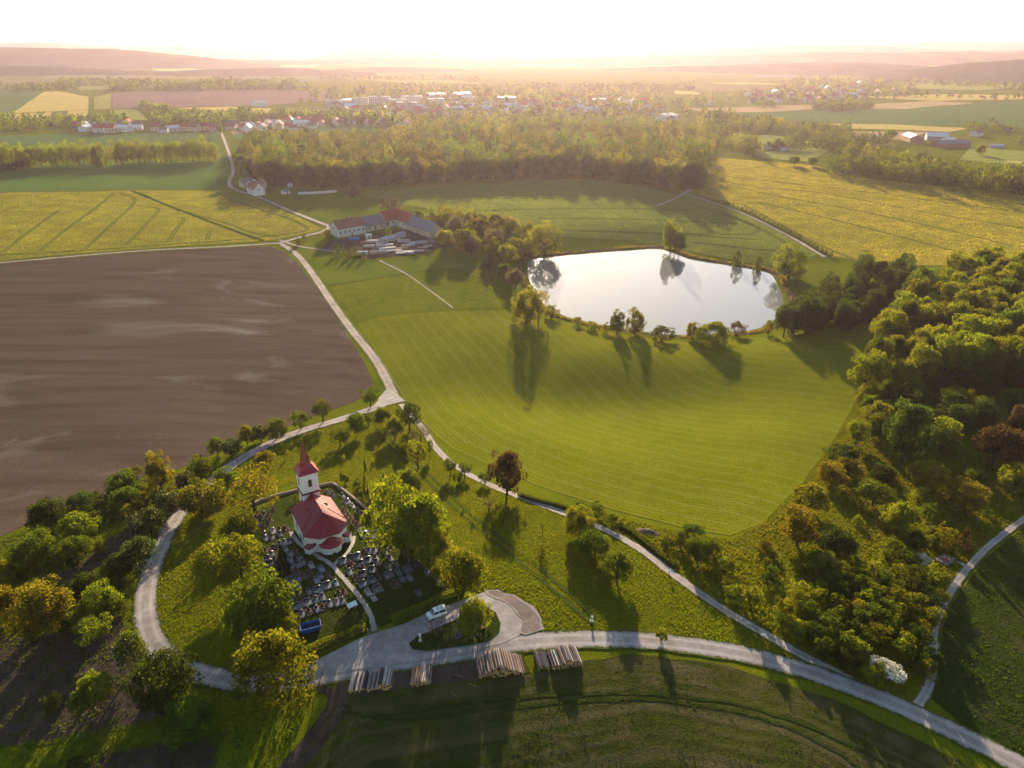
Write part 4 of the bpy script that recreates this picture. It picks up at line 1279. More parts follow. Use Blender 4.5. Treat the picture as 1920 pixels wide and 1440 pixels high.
wood('woodland', np.concatenate([strip([(0,250),(40,246),(110,243),(150,246),(240,244)], 18, 110, 9, 61), strip([(262,204),(290,212),(330,222),(360,228)], 8, 40, 8, 62), strip([(285,238),(330,238),(440,236)], 16, 130, 8, 63), strip([(430,226),(480,228),(560,226),(620,232),(740,240)], 8, 150, 10, 64)]), (10, 15), (11, 19), ['green', 'dark', 'lime'], 'trees and gardens between the village houses')
wood('woodland', np.concatenate([scatter([(620,226),(700,232),(860,240),(1000,240),(1200,236),(1290,228),(1290,196),(1150,186),(900,186),(700,196),(620,206)], 420, 11, 71), scatter([(560,198),(700,190),(1240,182),(1240,168),(800,160),(600,170)], 420, 13, 72),
      scatter([(1290,202),(1420,198),(1560,198),(1700,186),(1720,160),(1600,146),(1480,146),(1450,170),(1300,186)], 480, 14, 73)]), (10, 16), (10, 17), ['green', 'dark', 'gold'], 'trees scattered through the distant town')
wood('woodland', np.concatenate([strip([(1620,186),(1700,183),(1800,184),(1920,190)], 1, 40, 18, 81), strip([(1000,165),(1300,168)], 3, 150, 16, 82), strip([(1700,158),(1920,172)], 8, 120, 26, 83), strip([(600,150),(900,152)], 2, 90, 20, 84)]), (12, 20), (10, 18), ['dark', 'green'], 'hedgerow trees among the farthest fields')

# ---- grass and standing crops with real blades where single tufts still show
def excluded(x, y):
    k = np.zeros(x.shape, bool)
    for L, w in EXCL_LINES:
        k |= line_d(L, x, y) < w
    for P in EXCL_POLYS:
        k |= poly_sd(P, x, y) < 0.3
    return k
EXCL_LINES = [(px_line(MAIN, 3), 2.3), (px_line([(742,752),(728,718),(702,672),(662,622),(622,567),(592,522),(563,484),(541,466),(528,458)], 3), 2.2), (px_line(CP_, 3), 0.9),
              (px_line([(752,758),(790,800),(822,846),(866,882),(920,910),(980,934),(1050,960),(1130,992),(1200,1030),(1270,1083),(1350,1139),(1430,1187),(1520,1238),(1600,1278),(1692,1327)], 3), 1.3),
              (px_line([(1712,1335),(1742,1285),(1748,1230),(1754,1170),(1785,1105),(1830,1048),(1880,1003),(1960,945)], 3), 1.0),
              (px_line([(624,1062),(636,1050),(652,1036),(662,1018),(664,1006)], 3), 0.7)]
EXCL_POLYS = [px_poly([(548,1268),(575,1248),(640,1216),(690,1193),(760,1168),(835,1139),(905,1112),(935,1106),(975,1122),(1018,1160),(1018,1190),(940,1208),(840,1232),(740,1246),(640,1263)]), POND,
              px_poly([(718,738),(727,729),(744,738),(760,752),(740,757),(712,762),(698,766)])]
BLADE = {'grass': leaf_mat('grass_blades', (0.095, 0.112, 0.005), (0.22, 0.205, 0.005), 0.42), 'dry': leaf_mat('dry_blades', (0.10, 0.10, 0.02), (0.24, 0.21, 0.02), 0.5),
         'wheat': leaf_mat('wheat_ears', (0.15, 0.17, 0.03), (0.33, 0.30, 0.03), 0.45), 'gold': leaf_mat('sunlit_ears', (0.19, 0.17, 0.03), (0.40, 0.30, 0.03), 0.45), 'barley': leaf_mat('barley_ears', (0.12, 0.155, 0.03), (0.22, 0.24, 0.03), 0.45),  # the gold ears carry the sunlight's warm tone in their colour
         'rough': leaf_mat('rough_blades', (0.035, 0.050, 0.006), (0.09, 0.10, 0.008), 0.45)}
def blades(name, poly_px, dens, wid, hgt, mat, seed, label=None, patch=0.0, excl=True, not_in=(), minus=0.0, clump_m=3.0, trams=False):
    P = px_poly(poly_px)
    r = np.random.default_rng(seed)
    lo, hi = P.min(0), P.max(0)
    n = int((hi - lo).prod() * dens)
    x, y = r.random(n) * (hi[0] - lo[0]) + lo[0], r.random(n) * (hi[1] - lo[1]) + lo[1]
    k = poly_sd(P, x, y) < -minus
    x, y = x[k], y[k]
    if excl:
        k = ~excluded(x, y)
        for Pn in not_in:
            k &= poly_sd(Pn, x, y) > 0
        x, y = x[k], y[k]
    if trams:
        k = np.ones(len(x), bool)
        for L in TRAMS:
            k &= line_d(L, x, y) > 1.35
        x, y = x[k], y[k]
    clump = np.clip((vnoise(x, y, clump_m) - 0.5) * 2.2 + 0.5, 0, 1)
    k = r.random(len(x)) > patch * (1 - clump)
    x, y, clump = x[k], y[k], clump[k]
    n = len(x)
    z = h(x, y) + 0.04
    a = r.random(n) * np.pi
    w, hh = wid * r.uniform(0.6, 1.4, n), hgt * r.uniform(0.5, 1.3, n) * (0.7 + 0.6 * clump)
    ca, sa = np.cos(a) * w / 2, np.sin(a) * w / 2
    lx, ly = r.normal(size=n) * hh * 0.35, r.normal(size=n) * hh * 0.35
    V = np.stack([np.stack([x - ca, y - sa, z], -1), np.stack([x + ca, y + sa, z], -1), np.stack([x + ca * 0.8 + lx, y + sa * 0.8 + ly, z + hh], -1), np.stack([x - ca * 0.8 + lx, y - sa * 0.8 + ly, z + hh], -1)], 1)
    tint = np.clip(0.5 + 0.35 * (clump - 0.5) + r.normal(size=n) * 0.12, 0, 1)
    me = quads_mesh(name, V.reshape(-1, 3), n, BLADE[mat], {'tint': tint})
    o = bpy.data.objects.new(name, me)
    col.objects.link(o)
    return tag(o, label, kind='stuff')
CEM = px_poly([(545,905),(600,905),(680,935),(720,985),(770,1040),(835,1095),(905,1112),(700,1190),(560,1240),(500,1150),(460,1060),(440,990),(470,940)])
HILL = [(735,757),(790,812),(850,868),(930,918),(1050,965),(1200,1036),(1350,1146),(1520,1245),(1690,1330),(1480,1243),(1350,1213),(1200,1195),(1020,1192),(930,1106),(840,1140),(700,1190),(560,1250),(450,1268),(330,1236),(285,1150),(300,1050),(350,958),(430,888),(560,818),(700,774)]
blades('grass', HILL, 16.0, 0.17, 0.17, 'grass', 1, 'long sunlit grass on the church hill', 0.12, not_in=[CEM], clump_m=7.0)
blades('grass', [(x, y) for x, y in px_poly and [(470,940),(545,905),(600,905),(680,935),(720,985),(770,1040),(835,1095),(880,1112),(700,1185),(560,1235),(500,1150),(460,1060),(440,990)]], 8.0, 0.2, 0.10, 'rough', 2, 'short cemetery grass', 0.2)
blades('grass', MOWN, 4.2, 0.32, 0.12, 'grass', 3, 'short grass of the mown field', 0.3, minus=1.0)
SCRUB = [(1600,760),(1560,830),(1500,910),(1430,980),(1370,1010),(1280,1000),(1150,966),(1060,945),(1130,985),(1270,1075),(1430,1180),(1600,1272),(1700,1322),(1740,1260),(1760,1150),(1830,1040),(1960,940),(1960,860),(1700,840)]
blades('grass', SCRUB, 9.0, 0.25, 0.26, 'grass', 4, 'tall rough grass in the scrub clearing', 0.3, clump_m=6.0)
blades('grass', [(614,538),(760,517),(900,502),(940,510),(962,545),(966,579),(850,580),(760,586),(668,600),(640,570)], 3.0, 0.4, 0.2, 'grass', 5, 'hay grass on the meadow below the farm', 0.2)
blades('grass', [(0,1010),(180,945),(360,878),(520,815),(690,764),(560,806),(430,872),(345,945),(290,1030),(262,1120),(262,1200),(330,1280),(450,1300),(600,1300),(480,1500),(60,1500),(-60,1300),(-60,1040)], 6.0, 0.25, 0.22, 'rough', 6, 'rough grass on the shady slope', 0.6)
blades('grass', ROUGH, 6.0, 0.16, 0.11, 'rough', 7, 'sparse stubble grass on the rough field', 0.7)
blades('grass', [(1745,1310),(1768,1180),(1850,1045),(1960,950),(2000,1200),(2000,1450),(1880,1395)], 6.0, 0.22, 0.18, 'rough', 8, 'rough grass beyond the narrow gravel path', 0.5)
blades('wheat', [(max(a, -130), b_) for a, b_ in WHEAT], 2.2, 0.55, 0.35, 'wheat', 9, 'ripening wheat standing in the field above the ploughland', 0.1, minus=1.0, clump_m=9.0, trams=True)
blades('wheat', [(1322,294),(1400,300),(1530,311),(1600,332),(1920,366),(2010,378),(2010,500),(1920,500),(1700,498),(1560,482),(1500,444),(1400,396),(1310,364),(1326,340)], 1.5, 0.7, 0.35, 'gold', 10, 'golden wheat standing beyond the pond track', 0.1, minus=1.5, clump_m=9.0, trams=True)
blades('barley', BARLEY, 1.6, 0.6, 0.3, 'barley', 11, 'green barley standing between great wood and pond', 0.1, minus=1.5, clump_m=9.0, trams=True)

# reeds and rank grass on the pond bank
PBX = np.array(densify([tuple(p) for p in PB] + [tuple(PB[0])], 0.35))
r = np.random.default_rng(12)
keep = vnoise(PBX[:, 0], PBX[:, 1], 14.0, 2) + r.normal(size=len(PBX)) * 0.08 > 0.47
Q_ = np.repeat(PBX[keep], 9, 0)
Q_ = Q_ + r.normal(size=Q_.shape) * 0.9
n = len(Q_)
z_ = np.maximum(h(Q_[:, 0], Q_[:, 1]), POND_Z - 0.05)
a_ = r.random(n) * np.pi
hh_ = r.uniform(0.4, 1.3, n); ww_ = 0.16
ca_, sa_ = np.cos(a_) * ww_, np.sin(a_) * ww_
lx_, ly_ = r.normal(size=n) * 0.2, r.normal(size=n) * 0.2
V_ = np.stack([np.stack([Q_[:, 0] - ca_, Q_[:, 1] - sa_, z_], -1), np.stack([Q_[:, 0] + ca_, Q_[:, 1] + sa_, z_], -1), np.stack([Q_[:, 0] + ca_ * 0.5 + lx_, Q_[:, 1] + sa_ * 0.5 + ly_, z_ + hh_], -1), np.stack([Q_[:, 0] - ca_ * 0.5 + lx_, Q_[:, 1] - sa_ * 0.5 + ly_, z_ + hh_], -1)], 1)
o = bpy.data.objects.new('reeds', quads_mesh('reeds', V_.reshape(-1, 3), n, BLADE['dry'], {'tint': r.random(n) * 0.6 + 0.2}))
col.objects.link(o)
tag(o, 'reeds and rank grass fringing the pond', kind='stuff')

# ================================================================== the church
M['plaster'] = plain('white_plaster', (0.84, 0.79, 0.70), 0.9, 0.07, 0.8, 0.2, bump=0.2)
M['red_metal'] = plain('red_sheet_roof', (0.30, 0.014, 0.026), 0.4, 0.12, 0.7, 0.5)
M['red_metal'].node_tree.nodes['Principled BSDF'].inputs['IOR'].default_value = 1.5      # glossy lacquered sheet
M['spire_metal'] = plain('spire_sheet', (0.26, 0.045, 0.028), 0.42, 0.15, 0.9, 0.5)
M['cornice'] = plain('red_cornice', (0.20, 0.03, 0.03), 0.6, 0.15, 1.5)
M['dark_glass'] = plain('dark_window', (0.02, 0.018, 0.018), 0.15, 0.2, 2.0, 0.6)
M['louvre'] = plain('belfry_louvre', (0.07, 0.03, 0.02), 0.7, 0.3, 6.0)
M['stone'] = plain('grey_stone', (0.22, 0.20, 0.17), 0.9, 0.25, 1.2, 0.2, bump=0.3)
M['coping'] = plain('wall_coping', (0.24, 0.18, 0.13), 0.9, 0.2, 2.0, 0.2)
M['gilt'] = plain('gilt', (0.7, 0.5, 0.15), 0.3, 0.1, 2.0, 0.5, 1.0)

TH = 0.54
CH = (-46.55, 137.44)
chz = 9.6
church = empty('church', (CH[0], CH[1], chz), TH - math.pi / 2)
tag(church, 'small white church with red sheet-metal roof, tower and pointed spire', 'church')
W2, L_, HW, HR = 4.5, 11.2, 5.2, 9.3
# nave wall: rectangle with a three-sided end towards the camera (+x)
NAVE = [(0, -W2), (L_, -W2), (13.5, -2.0), (13.5, 2.0), (L_, W2), (0, W2)]
MB().prism(NAVE, -3.5, HW).build('nave_wall', M['plaster'], church)
def off(poly, d):
    P = np.array(poly); c = P.mean(0)
    return [tuple(c + (p - c) * (1 + d / np.linalg.norm(p - c))) for p in P]
MB().prism(off(NAVE, 0.22), HW - 0.34, HW - 0.02).build('eaves_cornice', M['plaster'], church)
ev = off(NAVE, 0.55)
r0, r1 = (1.6, 0.0), (10.6, 0.0)
V = [(x, y, HW) for x, y in ev] + [(r0[0], r0[1], HR), (r1[0], r1[1], HR), (0.4, 0, HR - 0.6)]
F = [(0, 1, 7, 6), (1, 2, 7), (2, 3, 7), (3, 4, 7), (4, 5, 6, 7), (5, 0, 6), (0, 5, 4, 3, 2, 1)]
roof = mesh_obj('nave_roof', V, F, M['red_metal'], church)
seam = MB()
def seam_line(a, b, w=0.06, hgt=0.07):
    a, b = Vector(a), Vector(b)
    d = (b - a).normalized()
    s = d.cross(Vector((0, 0, 1))).normalized()
    up = s.cross(d).normalized()
    if up.z < 0: up = -up
    q = [a - s * w / 2, a + s * w / 2, b + s * w / 2, b - s * w / 2]
    seam.add(q + [p + up * hgt for p in q], [(0,3,2,1),(4,5,6,7),(0,1,5,4),(1,2,6,5),(2,3,7,6),(3,0,4,7)])
def lerp(a, b, t): return tuple(a[i] + (b[i] - a[i]) * t for i in range(3))
for i0, i1, ra, rb, n in ((0, 1, V[6], V[7], 20), (5, 4, V[6], V[7], 20), (1, 2, V[7], V[7], 6), (2, 3, V[7], V[7], 8), (3, 4, V[7], V[7], 6)):
    for k in range(n + 1):
        t = k / n
        a, b_ = lerp(V[i0], V[i1], t), lerp(ra, rb, t)
        if ra is rb and 0 < k < n: b_ = lerp(a, b_, 0.93)
        seam_line(a, b_)
seam.build('roof_seams', M['red_metal'], roof)
for s_ in (-1, 1):       # the low vent dormers and the stepped flashing
    z = lambda y: HW + (HR - HW) * (1 - (abs(y)) / 5.0)
    d = MB()
    y0 = s_ * 2.4
    zt = z(2.4)
    d.add([(4.6, y0, zt - 0.05), (5.7, y0, zt - 0.05), (5.15, y0, zt + 0.55), (5.15, s_ * 1.55, z(1.55) + 0.02)], [(0, 1, 2), (0, 2, 3), (1, 3, 2), (0, 3, 1)])
    d.build('dormer', M['cornice'], roof)
    f = MB()
    a, b_ = Vector((7.2, s_ * 1.8, z(1.8) + 0.04)), Vector((9.4, s_ * 4.85, HW + 0.12))
    f.tube([a, b_], [0.11, 0.14], 5)
    f.build('flashing', M['cornice'], roof)
# tower
TU, TW = -0.2, 1.95
HB, HE = 9.65, 14.5
MB().box(TU - TW, TU + TW, -TW, TW, -4.5, HE).build('tower', M['plaster'], church)
tower = [o for o in church.children if o.name.startswith('tower')][-1]
MB().box(TU - TW - 0.22, TU + TW + 0.22, -TW - 0.22, TW + 0.22, HB - 0.42, HB).build('cornice', M['cornice'], tower)
MB().box(TU - TW - 0.12, TU + TW + 0.12, -TW - 0.12, TW + 0.12, HE - 0.35, HE - 0.02).build('cornice', M['plaster'], tower)
def arched(w, z0, z1, n=7):
    pts = [(-w, z0), (w, z0)]
    for k in range(n + 1):
        a = math.pi * k / n
        pts.append((w * math.cos(a), z1 + w * math.sin(a)))
    return pts
for k in range(4):
    a = k * math.pi / 2
    c, s = math.cos(a), math.sin(a)
    pr = arched(0.42, 11.05, 12.55)
    m, fr = MB(), MB()
    for mb, e, d0, d1 in ((fr, 1.22, TW - 0.05, TW + 0.05), (m, 1.0, TW + 0.0, TW + 0.07)):
        vs_ = [(d, u * e, (z - 11.9) * (e if e > 1 else 1) + 11.9) for d in (d0, d1) for u, z in pr]
        n = len(pr)
        vs_ = [(x * c - y * s + TU, x * s + y * c, z) for x, y, z in vs_]
        mb.add(vs_, [tuple(range(n)), tuple(range(2 * n - 1, n - 1, -1))] + [(i, i + n, (i + 1) % n + n, (i + 1) % n) for i in range(n)])
    wf = fr.build('belfry_window', M['plaster'], tower)
    m.build('louvre', M['louvre'], wf)
MB().box(TU + 0.2, TU + 0.75, -TW - 0.05, -TW + 0.1, 7.2, 8.1).build('slit_window', M['dark_glass'], tower)
# flared roof and spire
e = TW + 0.45
sp = MB()
ring = [(e, HE - 0.02), (1.55, HE + 1.05), (1.12, HE + 1.9)]
sp.add([(TU + sx * r_, sy * r_, z) for r_, z in ring for sx, sy in ((-1, -1), (1, -1), (1, 1), (-1, 1))],
       [(0, 3, 2, 1)] + [(k * 4 + i, k * 4 + (i + 1) % 4, k * 4 + 4 + (i + 1) % 4, k * 4 + 4 + i) for k in range(2) for i in range(4)] + [(8, 9, 10, 11)])
spire = sp.build('tower_roof', M['red_metal'], church)
sp = MB()
n8 = [(1.18 * math.cos(math.pi / 8 + k * math.pi / 4), 1.18 * math.sin(math.pi / 8 + k * math.pi / 4)) for k in range(8)]
sp.add([(TU + x, y, HE + 1.75) for x, y in n8] + [(TU + x * 0.03, y * 0.03, 21.9) for x, y in n8], [(i, (i + 1) % 8, 8 + (i + 1) % 8, 8 + i) for i in range(8)] + [tuple(range(15, 7, -1))])
spr = sp.build('spire', M['spire_metal'], church)
seam = MB()
for i in range(8):
    seam_line((TU + n8[i][0], n8[i][1], HE + 1.75), (TU + n8[i][0] * 0.05, n8[i][1] * 0.05, 21.8), 0.05, 0.05)
seam.build('roof_seams', M['spire_metal'], spr)
cr = MB().box(TU - 0.03, TU + 0.03, -0.03, 0.03, 21.8, 23.0).box(TU - 0.03, TU + 0.03, -0.28, 0.28, 22.5, 22.57)
cr.build('cross', M['gilt'], spr)
# apse: low round end with a half-cone roof
AX, AR, AH = 13.35, 2.25, 3.3
arc = [(AX + AR * math.cos(a), AR * math.sin(a)) for a in np.linspace(-math.pi / 2, math.pi / 2, 17)]
MB().prism(arc, -3.5, AH).build('apse_wall', M['plaster'], church, smooth_=False)
av = [(AX + (AR + 0.35) * math.cos(a), (AR + 0.35) * math.sin(a), AH) for a in np.linspace(-math.pi / 2 - 0.1, math.pi / 2 + 0.1, 17)]
ar = mesh_obj('apse_roof', av + [(AX + 0.1, 0, AH + 1.75)], [(i, i + 1, 17) for i in range(16)] + [tuple(range(16, -1, -1)), (0, 17, 16)], M['red_metal'], church)
seam = MB()
for k in range(0, 17, 2):
    seam_line(av[k], lerp(av[k], (AX + 0.1, 0, AH + 1.75), 0.95))
seam.build('roof_seams', M['red_metal'], ar)
MB().box(AX + AR - 0.12, AX + AR + 0.04, -0.3, 0.3, 1.3, 1.95).build('window', M['dark_glass'], church)
# side walls: windows, door, buttresses with little sloping roofs
for s_ in (-1, 1):
    for x in (3.2, 8.2):
        pr = arched(0.45, 2.0, 3.3)
        n = len(pr)
        yy = s_ * (W2 + 0.03)
        m = MB().add([(x + u, yy - s_ * d, z) for d in (0.0, 0.12) for u, z in pr], [tuple(range(n)), tuple(range(2 * n - 1, n - 1, -1))] + [(i, i + n, (i + 1) % n + n, (i + 1) % n) for i in range(n)])
        m.build('window', M['dark_glass'], church)
    bt = MB().prism([(11.0, s_ * 4.0), (12.3, s_ * 3.4), (12.9, s_ * 4.6), (11.6, s_ * 5.3)][::s_], -3.5, 2.6, 0)
    b_ = bt.build('buttress', M['plaster'], church)
    MB().add([(10.9, s_ * 3.9, 3.5), (12.35, s_ * 3.2, 3.5), (13.0, s_ * 4.65, 2.62), (11.5, s_ * 5.45, 2.62), (10.9, s_ * 3.9, 2.58), (12.35, s_ * 3.2, 2.58)],
             [(0, 1, 2, 3), (0, 3, 4), (1, 5, 2), (4, 3, 2, 5), (0, 4, 5, 1)]).build('buttress_cap', M['cornice'], b_)
    pr = arched(0.32, 3.0, 3.4)
    n = len(pr)
    dx, dy = 0.55 * 1.0, s_ * 0.83
    m = MB().add([(12.45 + 0.03 + u * 0.6 + d * 0.7, s_ * 3.15 + s_ * (-u * 0.66) + s_ * d * 0.5, z) for d in (0.06, -0.1) for u, z in pr], [tuple(range(n)), tuple(range(2 * n - 1, n - 1, -1))] + [(i, i + n, (i + 1) % n + n, (i + 1) % n) for i in range(n)])
    m.build('window', M['dark_glass'], church)
MB().box(5.1, 6.2, -W2 - 0.05, -W2 + 0.1, -0.2, 2.1).build('door', M['louvre'], church)

# ================================================================== cemetery
U = np.array([math.sin(TH), -math.cos(TH)]); Vv = np.array([math.cos(TH), math.sin(TH)])
ROT = TH - math.pi / 2
def wall_run(name, pts_px, thick, hgt, mat, cop, label, cat='wall'):
    P = px_poly(pts_px)
    P = np.array(densify([tuple(p) for p in P], 4.0))
    root = empty(name, (P[0][0], P[0][1], float(h(*P[0]))))
    o0 = Vector(root.location)
    for a, b_ in zip(P[:-1], P[1:]):
        d = (b_ - a) / np.linalg.norm(b_ - a); nn = np.array([-d[1], d[0]])
        m, c = MB(), MB()
        za, zb = float(h(*a)), float(h(*b_))
        for mb, t_, lo, hi in ((m, thick / 2, -0.6, hgt), (c, thick / 2 + 0.07, hgt, hgt + 0.14)):
            vs_ = []
            for zz in (lo, hi):
                for p, z, e in ((a, za, -1), (b_, zb, -1), (b_, zb, 1), (a, za, 1)):
                    q = p + nn * t_ * e
                    vs_.append((q[0] - o0.x, q[1] - o0.y, z + zz - o0.z))
            mb.add(vs_, [(0,3,2,1),(4,5,6,7),(0,1,5,4),(1,2,6,5),(2,3,7,6),(3,0,4,7)])
        w = m.build('wall_section', mat, root)
        c.build('coping', cop, w)
    return tag(root, label, cat)
wall_run('cemetery_wall', [(470,950),(490,940),(518,931),(556,922),(598,913),(624,908)], 0.32, 0.65, M['stone'], M['coping'], 'low stone cemetery wall running behind the church tower')
wall_run('cemetery_wall', [(625,909),(645,922),(668,940),(694,962),(720,982),(760,1010)], 0.32, 0.65, M['stone'], M['coping'], 'low stone cemetery wall down from its corner past the poplars')

M['granite_grey'] = plain('grey_granite', (0.12, 0.13, 0.145), 0.35, 0.25, 3.0, 0.5, rnd=0.4)
M['granite_dark'] = plain('dark_granite', (0.05, 0.05, 0.055), 0.25, 0.25, 3.0, 0.5, rnd=0.3)
M['granite_blue'] = plain('blue_granite', (0.13, 0.18, 0.22), 0.3, 0.25, 3.0, 0.5, rnd=0.4)
M['marble'] = plain('white_marble', (0.30, 0.30, 0.29), 0.4, 0.1, 2.0, 0.4, rnd=0.15)
M['grave_earth'] = dirt_mat('grave_earth', (0.07, 0.05, 0.035), (0.12, 0.085, 0.06))
M['sandstone'] = plain('sandstone', (0.20, 0.14, 0.10), 0.85, 0.25, 2.0, 0.2, rnd=0.3)
M['flower_red'] = plain('red_flowers', (0.5, 0.05, 0.05), 0.8, 0.4, 20.0)
M['flower_white'] = plain('white_flowers', (0.75, 0.72, 0.6), 0.8, 0.3, 20.0)
M['leafy'] = plain('grave_plant', (0.05, 0.09, 0.02), 0.9, 0.5, 15.0)
M['lantern'] = plain('grave_lantern', (0.5, 0.06, 0.03), 0.3, 0.2, 5.0)

GRP = {}
def grave_proto(key):
    mat, w, l, style = key
    root = empty('grave', (0, 0, -500))
    fr = MB()
    for b_ in ((-l / 2, l / 2, -w / 2, -w / 2 + 0.14), (-l / 2, l / 2, w / 2 - 0.14, w / 2), (-l / 2, -l / 2 + 0.14, -w / 2 + 0.14, w / 2 - 0.14), (l / 2 - 0.14, l / 2, -w / 2 + 0.14, w / 2 - 0.14)):
        fr.box(b_[0], b_[1], b_[2], b_[3], -0.5, 0.26)
    fr.build('kerb', M[mat], root)
    if style == 'slab':
        MB().prism([(-l / 2 + 0.35, -w / 2 + 0.08), (l / 2 - 0.06, -w / 2 + 0.08), (l / 2 - 0.06, w / 2 - 0.08), (-l / 2 + 0.35, w / 2 - 0.08)], 0.27, 0.36).build('slab', M[mat], root)
    else:
        MB().box(-l / 2 + 0.14, l / 2 - 0.14, -w / 2 + 0.14, w / 2 - 0.14, -0.3, 0.18).build('planting_bed', M['grave_earth'], root)
        pl = MB()
        r = random.Random(str(key))
        for k in range(9):
            x, y, s_ = r.uniform(-l / 2 + 0.4, l / 2 - 0.3), r.uniform(-w / 2 + 0.3, w / 2 - 0.3), r.uniform(0.1, 0.2)
            pl.add([(x + s_, y, 0.2), (x, y + s_, 0.22), (x - s_, y, 0.2), (x, y - s_, 0.22), (x + 0.02, y, 0.2 + 1.4 * s_)], [(0, 1, 4), (1, 2, 4), (2, 3, 4), (3, 0, 4), (0, 3, 2, 1)])
        pl.build('plants', M['leafy'], root)
    # headstone stands at the far end (-x), its face to the camera side
    hs = MB()
    hw = w * (0.36 if w < 1.6 else 0.42)
    pr = [(-hw, 0.2), (hw, 0.2), (hw, 0.95), (hw * 0.55, 1.12), (-hw * 0.55, 1.12), (-hw, 0.95)] if style == 'slab' else arched(hw * 0.6, 0.2, 0.95, 6)
    n = len(pr)
    x0 = -l / 2 + 0.16
    hs.add([(x0 + d, u, z) for d in (0.0, 0.17) for u, z in pr], [tuple(range(n - 1, -1, -1)), tuple(range(n, 2 * n))] + [(i, (i + 1) % n, (i + 1) % n + n, i + n) for i in range(n)])
    o = hs.build('headstone', M[mat], root)
    MB().box(x0 + 0.172, x0 + 0.19, -hw * 0.5, hw * 0.5, 0.5, 0.82).build('inscription_plate', M['granite_dark' if mat != 'granite_dark' else 'granite_grey'], o)
    r = random.Random(str(key) + 'f')
    for k in range(2):
        x, y = r.uniform(-0.1, l / 2 - 0.35), r.uniform(-w / 2 + 0.3, w / 2 - 0.3)
        MB().tube([(x, y, 0.3), (x, y, 0.48), (x, y, 0.58)], [0.07, 0.12, 0.04], 6).build('flower_vase', M['flower_red' if k else 'flower_white'], root)
    MB().tube([(-l / 2 + 0.6, w * 0.25, 0.3), (-l / 2 + 0.6, w * 0.25, 0.52), (-l / 2 + 0.6, w * 0.25, 0.6)], [0.08, 0.08, 0.03], 6).build('lantern', M['lantern'], root)
    return root
GL = {'granite_grey': 'grey granite grave', 'granite_dark': 'dark polished granite grave', 'granite_blue': 'bluish granite grave', 'marble': 'white marble grave', 'sandstone': 'brown sandstone-edged grave'}
GZ = [(95,392,0),(96,362,1),(112,447,0),(155,402,3),(115,515,0),(120,550,2),(182,490,5),(172,540,5),(230,475,3),(235,514,4),(275,482,6),(118,650,3),(185,630,6),(232,598,5),(272,583,2),(308,574,4),(130,712,1),(150,748,1),
      (315,672,2),(355,650,3),(316,722,2),(392,702,4),(335,778,2),(380,758,5),(418,738,4),(365,806,3),(485,765,5),(565,790,2),(310,886,7),(380,872,4),(415,846,3),(466,835,6),(527,880,2),(557,850,4),(622,845,3),(320,945,7),(380,924,4),
      (605,925,8),(678,905,2),(320,1026,4),(386,996,6),(465,970,4),(532,955,7),(702,990,3),(741,975,3),(366,1086,7),(447,1055,7),(521,1040,5),(571,1016,4),(410,1152,4),(466,1131,3),(528,1111,4),(575,1095,3),(629,1068,4),(688,1058,5),(733,1047,5),
      (735,730,7),(797,708,9),(847,694,7),(905,660,6),(946,650,4),(985,641,4),(1032,635,3),(1075,621,2),(1120,616,3),(800,770,6),(872,748,1),(935,722,7),(995,705,4),(840,856,3),(892,834,1),(965,800,8),(890,910,7),(966,880,7),(1100,840,7),
      (1160,752,4),(1176,814,2),(1247,790,7),(1316,770,1),(1150,912,6),(1206,870,4),(1266,860,2),(1410,822,4),(1505,900,2),(935,976,5),(1010,950,8),(980,1022,5),(1335,980,4),(1540,996,3),(925,420,8),(850,442,6),(982,470,5),
      (895,490,8),(905,522,7),(940,562,0),(766,256,8),(812,290,5),(732,210,5),(862,335,6),(800,388,3),(778,360,3),(742,330,6),(655,200,0),(612,180,0),(190,322,0),(150,352,0),(60,360,0),(40,390,0),(45,430,1)]
GK = [('granite_dark', 1.1, 2.1, 'bed'), ('granite_dark', 2.1, 2.2, 'slab'), ('granite_blue', 1.2, 2.2, 'slab'), ('sandstone', 1.3, 2.1, 'bed'), ('granite_grey', 1.2, 2.2, 'slab'), ('marble', 1.2, 2.1, 'slab'),
      ('sandstone', 2.1, 2.2, 'bed'), ('granite_grey', 2.1, 2.2, 'slab'), ('marble', 2.2, 2.2, 'slab'), ('granite_dark', 2.0, 2.2, 'bed')]
for i_, (zx, zy, k) in enumerate(GZ):
    if i_ % 2 and k in (5, 8): k = {5: 4, 8: 7}[k]
    px_, py_ = 470 + zx / 4.236, 880 + zy / 4.236
    x, y, z = at1(px_, py_ + 2)
    if k not in GRP:
        g = GRP[k] = grave_proto(GK[k])
        g.location = (x, y, z + 0.05)
    else:
        g = dup(GRP[k], (x, y, z + 0.05))
    g.rotation_euler = (0, 0, ROT + random.uniform(-0.05, 0.05))
    s_ = random.uniform(0.82, 0.95)
    g.scale = (s_, s_, random.uniform(0.55, 0.8))
    side = 'beside the church wall' if (zx > 590 and zy < 600) else ('behind the church tower' if zx < 320 and zy < 600 else ('on the plot left open towards the big tree' if zx > 690 else 'on the plot next to the blue skip'))
    side = {'on the plot left open towards the big tree': 'on the plot between footpath and huge tree', 'on the plot next to the blue skip': 'on the plot between footpath and blue skip'}.get(side, side)
    w = GK[k][1] > 1.6
    lab = ('wide ' if w else 'narrow ') + GL[GK[k][0]] + (' with planted bed ' if GK[k][3] == 'bed' else ' with flat slab ') + side
    tag(g, lab, 'grave', 'graves: ' + lab)

